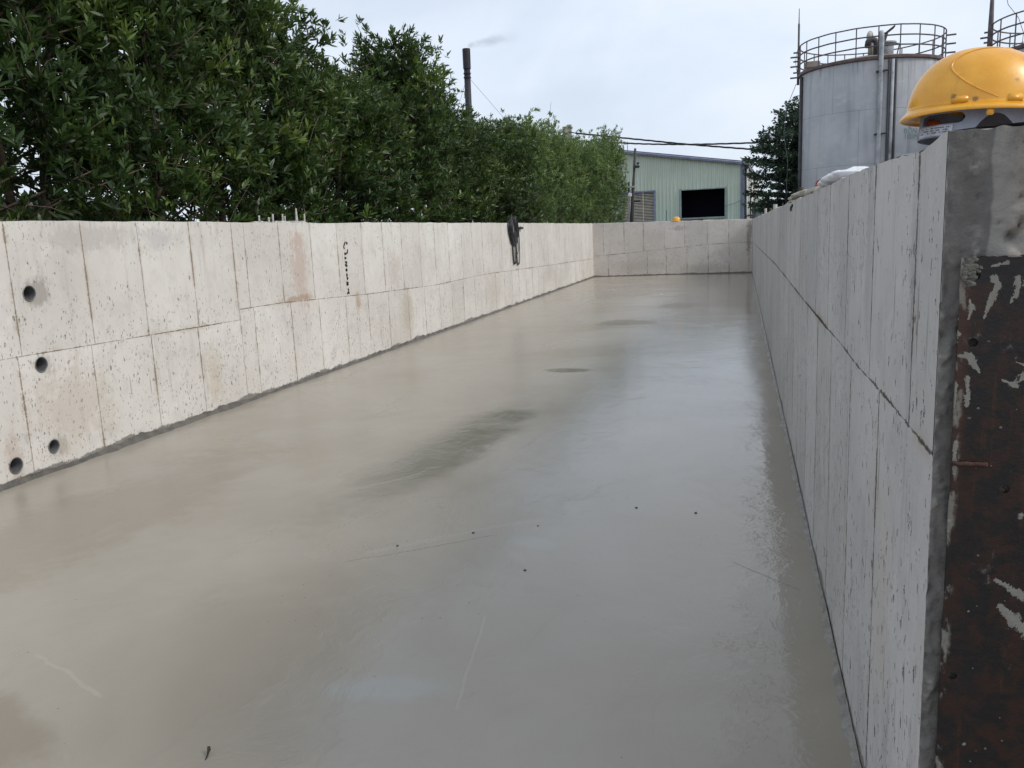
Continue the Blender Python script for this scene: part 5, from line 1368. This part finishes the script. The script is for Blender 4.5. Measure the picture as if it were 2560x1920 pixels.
q = MB(); q.bevel_box(mp+Vector((.05, -.05, .80)), (.50, .44, .05), .02, Matrix.Rotation(R(-36), 3, 'Y')); q.tube([mp+Vector((-.1, 0, .48)), mp+Vector((-.02, 0, .78))], .10, 10); q.build('manhole_lid', mat_strip, t1, local=False)
q = MB(); q.tube([mp+Vector((.34, -.1, .0)), mp+Vector((.42, -.1, .40)), mp+Vector((.30, -.1, .42))], .02, 6); q.build('handle', mat_rail, t1, True, local=False)
q = MB(); a_j = a01-PI/2*.72; q.bevel_box(pt1(a_j, RAD*.9, TH1+.18), (.5, .4, .22), .03); q.build('roof_box', mat_roofp, t1, local=False)
# lightning mast on the left side and its slack wire
aM = a01-PI/2*1.0; mz = at(2008, 8, Y=32.6).z
q = MB(); q.tube([pt1(aM, RAD+.10, TH1-.3), pt1(aM, RAD+.10, TH1+1.0), pt1(aM, RAD+.10, TH1+1.75), pt1(aM, RAD+.10, TH1+1.8), pt1(aM, RAD+.10, mz)], [.045, .035, .035, .02, .012], 8); q.build('lightning_mast', mat_rail, t1, True, local=False)
q = MB(); w0 = pt1(aM, RAD+.16, TH1-.25); q.tube([pt1(aM, RAD+.1, TH1+1.1), pt1(aM, RAD+.2, TH1+.5), pt1(aM, RAD+.12, TH1)], .008, 5)
q.tube([w0, w0+Vector((-.32, 0, -.8)), w0+Vector((-.40, 0, -1.7)), w0+Vector((-.25, 0, -2.7)), w0+Vector((-.30, 0, -4.2))], .010, 5); q.build('earth_wire', simple('grey_green_wire', (.16, .17, .18), .6), t1, True, local=False)
# stencilled lettering
def lettering(txt, px, py, size):
    cu = bpy.data.curves.new('lettering', 'FONT'); cu.body = txt; cu.size = size; cu.extrude = 0; cu.align_x = 'LEFT'; cu.align_y = 'BOTTOM'
    o = bpy.data.objects.new('lettering', cu); COL.objects.link(o)
    bpy.context.view_layer.update(); dg = bpy.context.evaluated_depsgraph_get(); me = bpy.data.meshes.new_from_object(o.evaluated_get(dg)); bpy.data.objects.remove(o)
    bm = bmesh.new(); bm.from_mesh(me); bmesh.ops.triangulate(bm, faces=bm.faces[:]); bmesh.ops.subdivide_edges(bm, edges=bm.edges[:], cuts=1)
    aa, zz = az_of(px, py)
    for v in bm.verts: p = pt1(aa+v.co.x/RAD, RAD+.008, zz+v.co.y); v.co = p
    bm.to_mesh(me); bm.free(); me.materials.clear(); me.materials.append(simple('faded_green_stencil', (.23, .33, .30), .7, .3, 12))
    ob = bpy.data.objects.new('lettering', me); link(ob, t1)
lettering('B\u1ed2N 1', 2258, 338, .24); lettering('100M\u00b3', 2258, 352, .24)

daz = math.atan2(at(2478, 90, Y=30.5).x, 30.5); D2 = 31.2; az2 = daz+math.asin((RAD+.07)/D2)
t2, pt2, a02 = tank((D2*math.sin(az2), D2*math.cos(az2)), RAD, 6.38, 'second grey storage tank mostly hidden behind the yellow hard hat at the right edge')
aM2 = a02-PI/2*.86
q = MB(); q.tube([pt2(aM2, RAD+.12, 6.38-.5), pt2(aM2, RAD+.12, 6.38+.95), pt2(aM2, RAD+.12, 6.38+1.75), pt2(aM2, RAD+.12, 6.38+1.8), pt2(aM2, RAD+.12, 6.38+3.2)], [.085, .075, .055, .035, .02], 8); q.build('lightning_mast', mat_rail, t2, True, local=False)
q = MB(); m0 = pt2(aM2, RAD+.1, 6.38); q.tube([m0+Vector((.22, .0, 2.9)), m0+Vector((.28, 0, 2.0)), m0+Vector((.42, 0, 1.45)), m0+Vector((.72, 0, 1.05)), m0+Vector((.88, 0, .6)), m0+Vector((.86, 0, .22)), m0+Vector((.98, 0, .06)), m0+Vector((1.12, 0, .2)), m0+Vector((.98, 0, .36)), m0+Vector((.6, 0, .25))], .009, 5); q.build('earth_wire', mat_strip, t2, True, local=False)

# ------------------------------------------------------------------ parked truck beyond the far wall
def truck():
    c = Vector((1.55, 47.6, -.06)); root = thing('parked_truck', 'dark truck cab glimpsed between the warehouse corner and the layered tree', 'truck', c)
    mp_ = simple('dark_truck_paint', (.030, .032, .045), .4, .25, 3, .5); gl = simple('dusty_windscreen', (.06, .08, .09), .15, .2, 3, .6)
    q = MB(); V = [(-1.0, -1.0, .55), (1.0, -1.0, .55), (1.0, .9, .55), (-1.0, .9, .55), (-1.0, -1.05, 1.65), (1.0, -1.05, 1.65), (1.0, .9, 1.65), (-1.0, .9, 1.65), (-.92, -.72, 2.72), (.92, -.72, 2.72), (.92, .85, 2.78), (-.92, .85, 2.78)]
    q.add([Vector(v)+c for v in V], [(0, 1, 5, 4), (1, 2, 6, 5), (2, 3, 7, 6), (3, 0, 4, 7), (4, 5, 9, 8), (5, 6, 10, 9), (6, 7, 11, 10), (7, 4, 8, 11), (8, 9, 10, 11), (0, 3, 2, 1)])
    q.bevel_box(c+Vector((0, 3.2, .95)), (1.9, 4.2, .35), .04); q.build('body', mp_, root)
    q = MB(); q.bevel_box(c+Vector((0, 3.3, 1.6)), (2.0, 4.0, 1.0), .03); q.build('cargo_bed', simple('dull_bed', (.10, .10, .11), .6), root)
    q = MB(); q.add([Vector(v)+c for v in ((-.86, -1.02, 1.75), (.86, -1.02, 1.75), (.80, -.76, 2.60), (-.80, -.76, 2.60))], [(0, 1, 2, 3)]); q.build('windscreen', gl, root)
    q = MB(); q.add([Vector(v)+c for v in ((-1.012, -.8, 1.7), (-1.012, .4, 1.7), (-.945, .35, 2.5), (-.945, -.55, 2.5))], [(0, 1, 2, 3)]); q.build('side_window', gl, root)
    for (x, y) in ((-.85, -.35), (.85, -.35), (-.85, 4.2), (.85, 4.2)):
        q = MB(); q.lathe([(.18, -.13), (.40, -.13), (.45, -.06), (.45, .06), (.40, .13), (.18, .13), (.01, .10)], c+Vector((x, y, .45)), 20, 'X'); smooth_angle(q.build('wheel', simple('tyre_rubber', (.02, .02, .02), .9), root), 40)
    for x in (-.72, .72):
        q = MB(); q.bevel_box(c+Vector((x, -1.05, 1.05)), (.34, .08, .2), .03); q.build('headlight', simple('dusty_lens', (.5, .5, .48), .2), root)
truck()

# ------------------------------------------------------------------ render defaults
SC.render.engine = 'CYCLES'; SC.cycles.max_bounces = 8; SC.cycles.transparent_max_bounces = 8; SC.cycles.volume_bounces = 0
try: SC.cycles.use_denoising = True
except Exception: pass
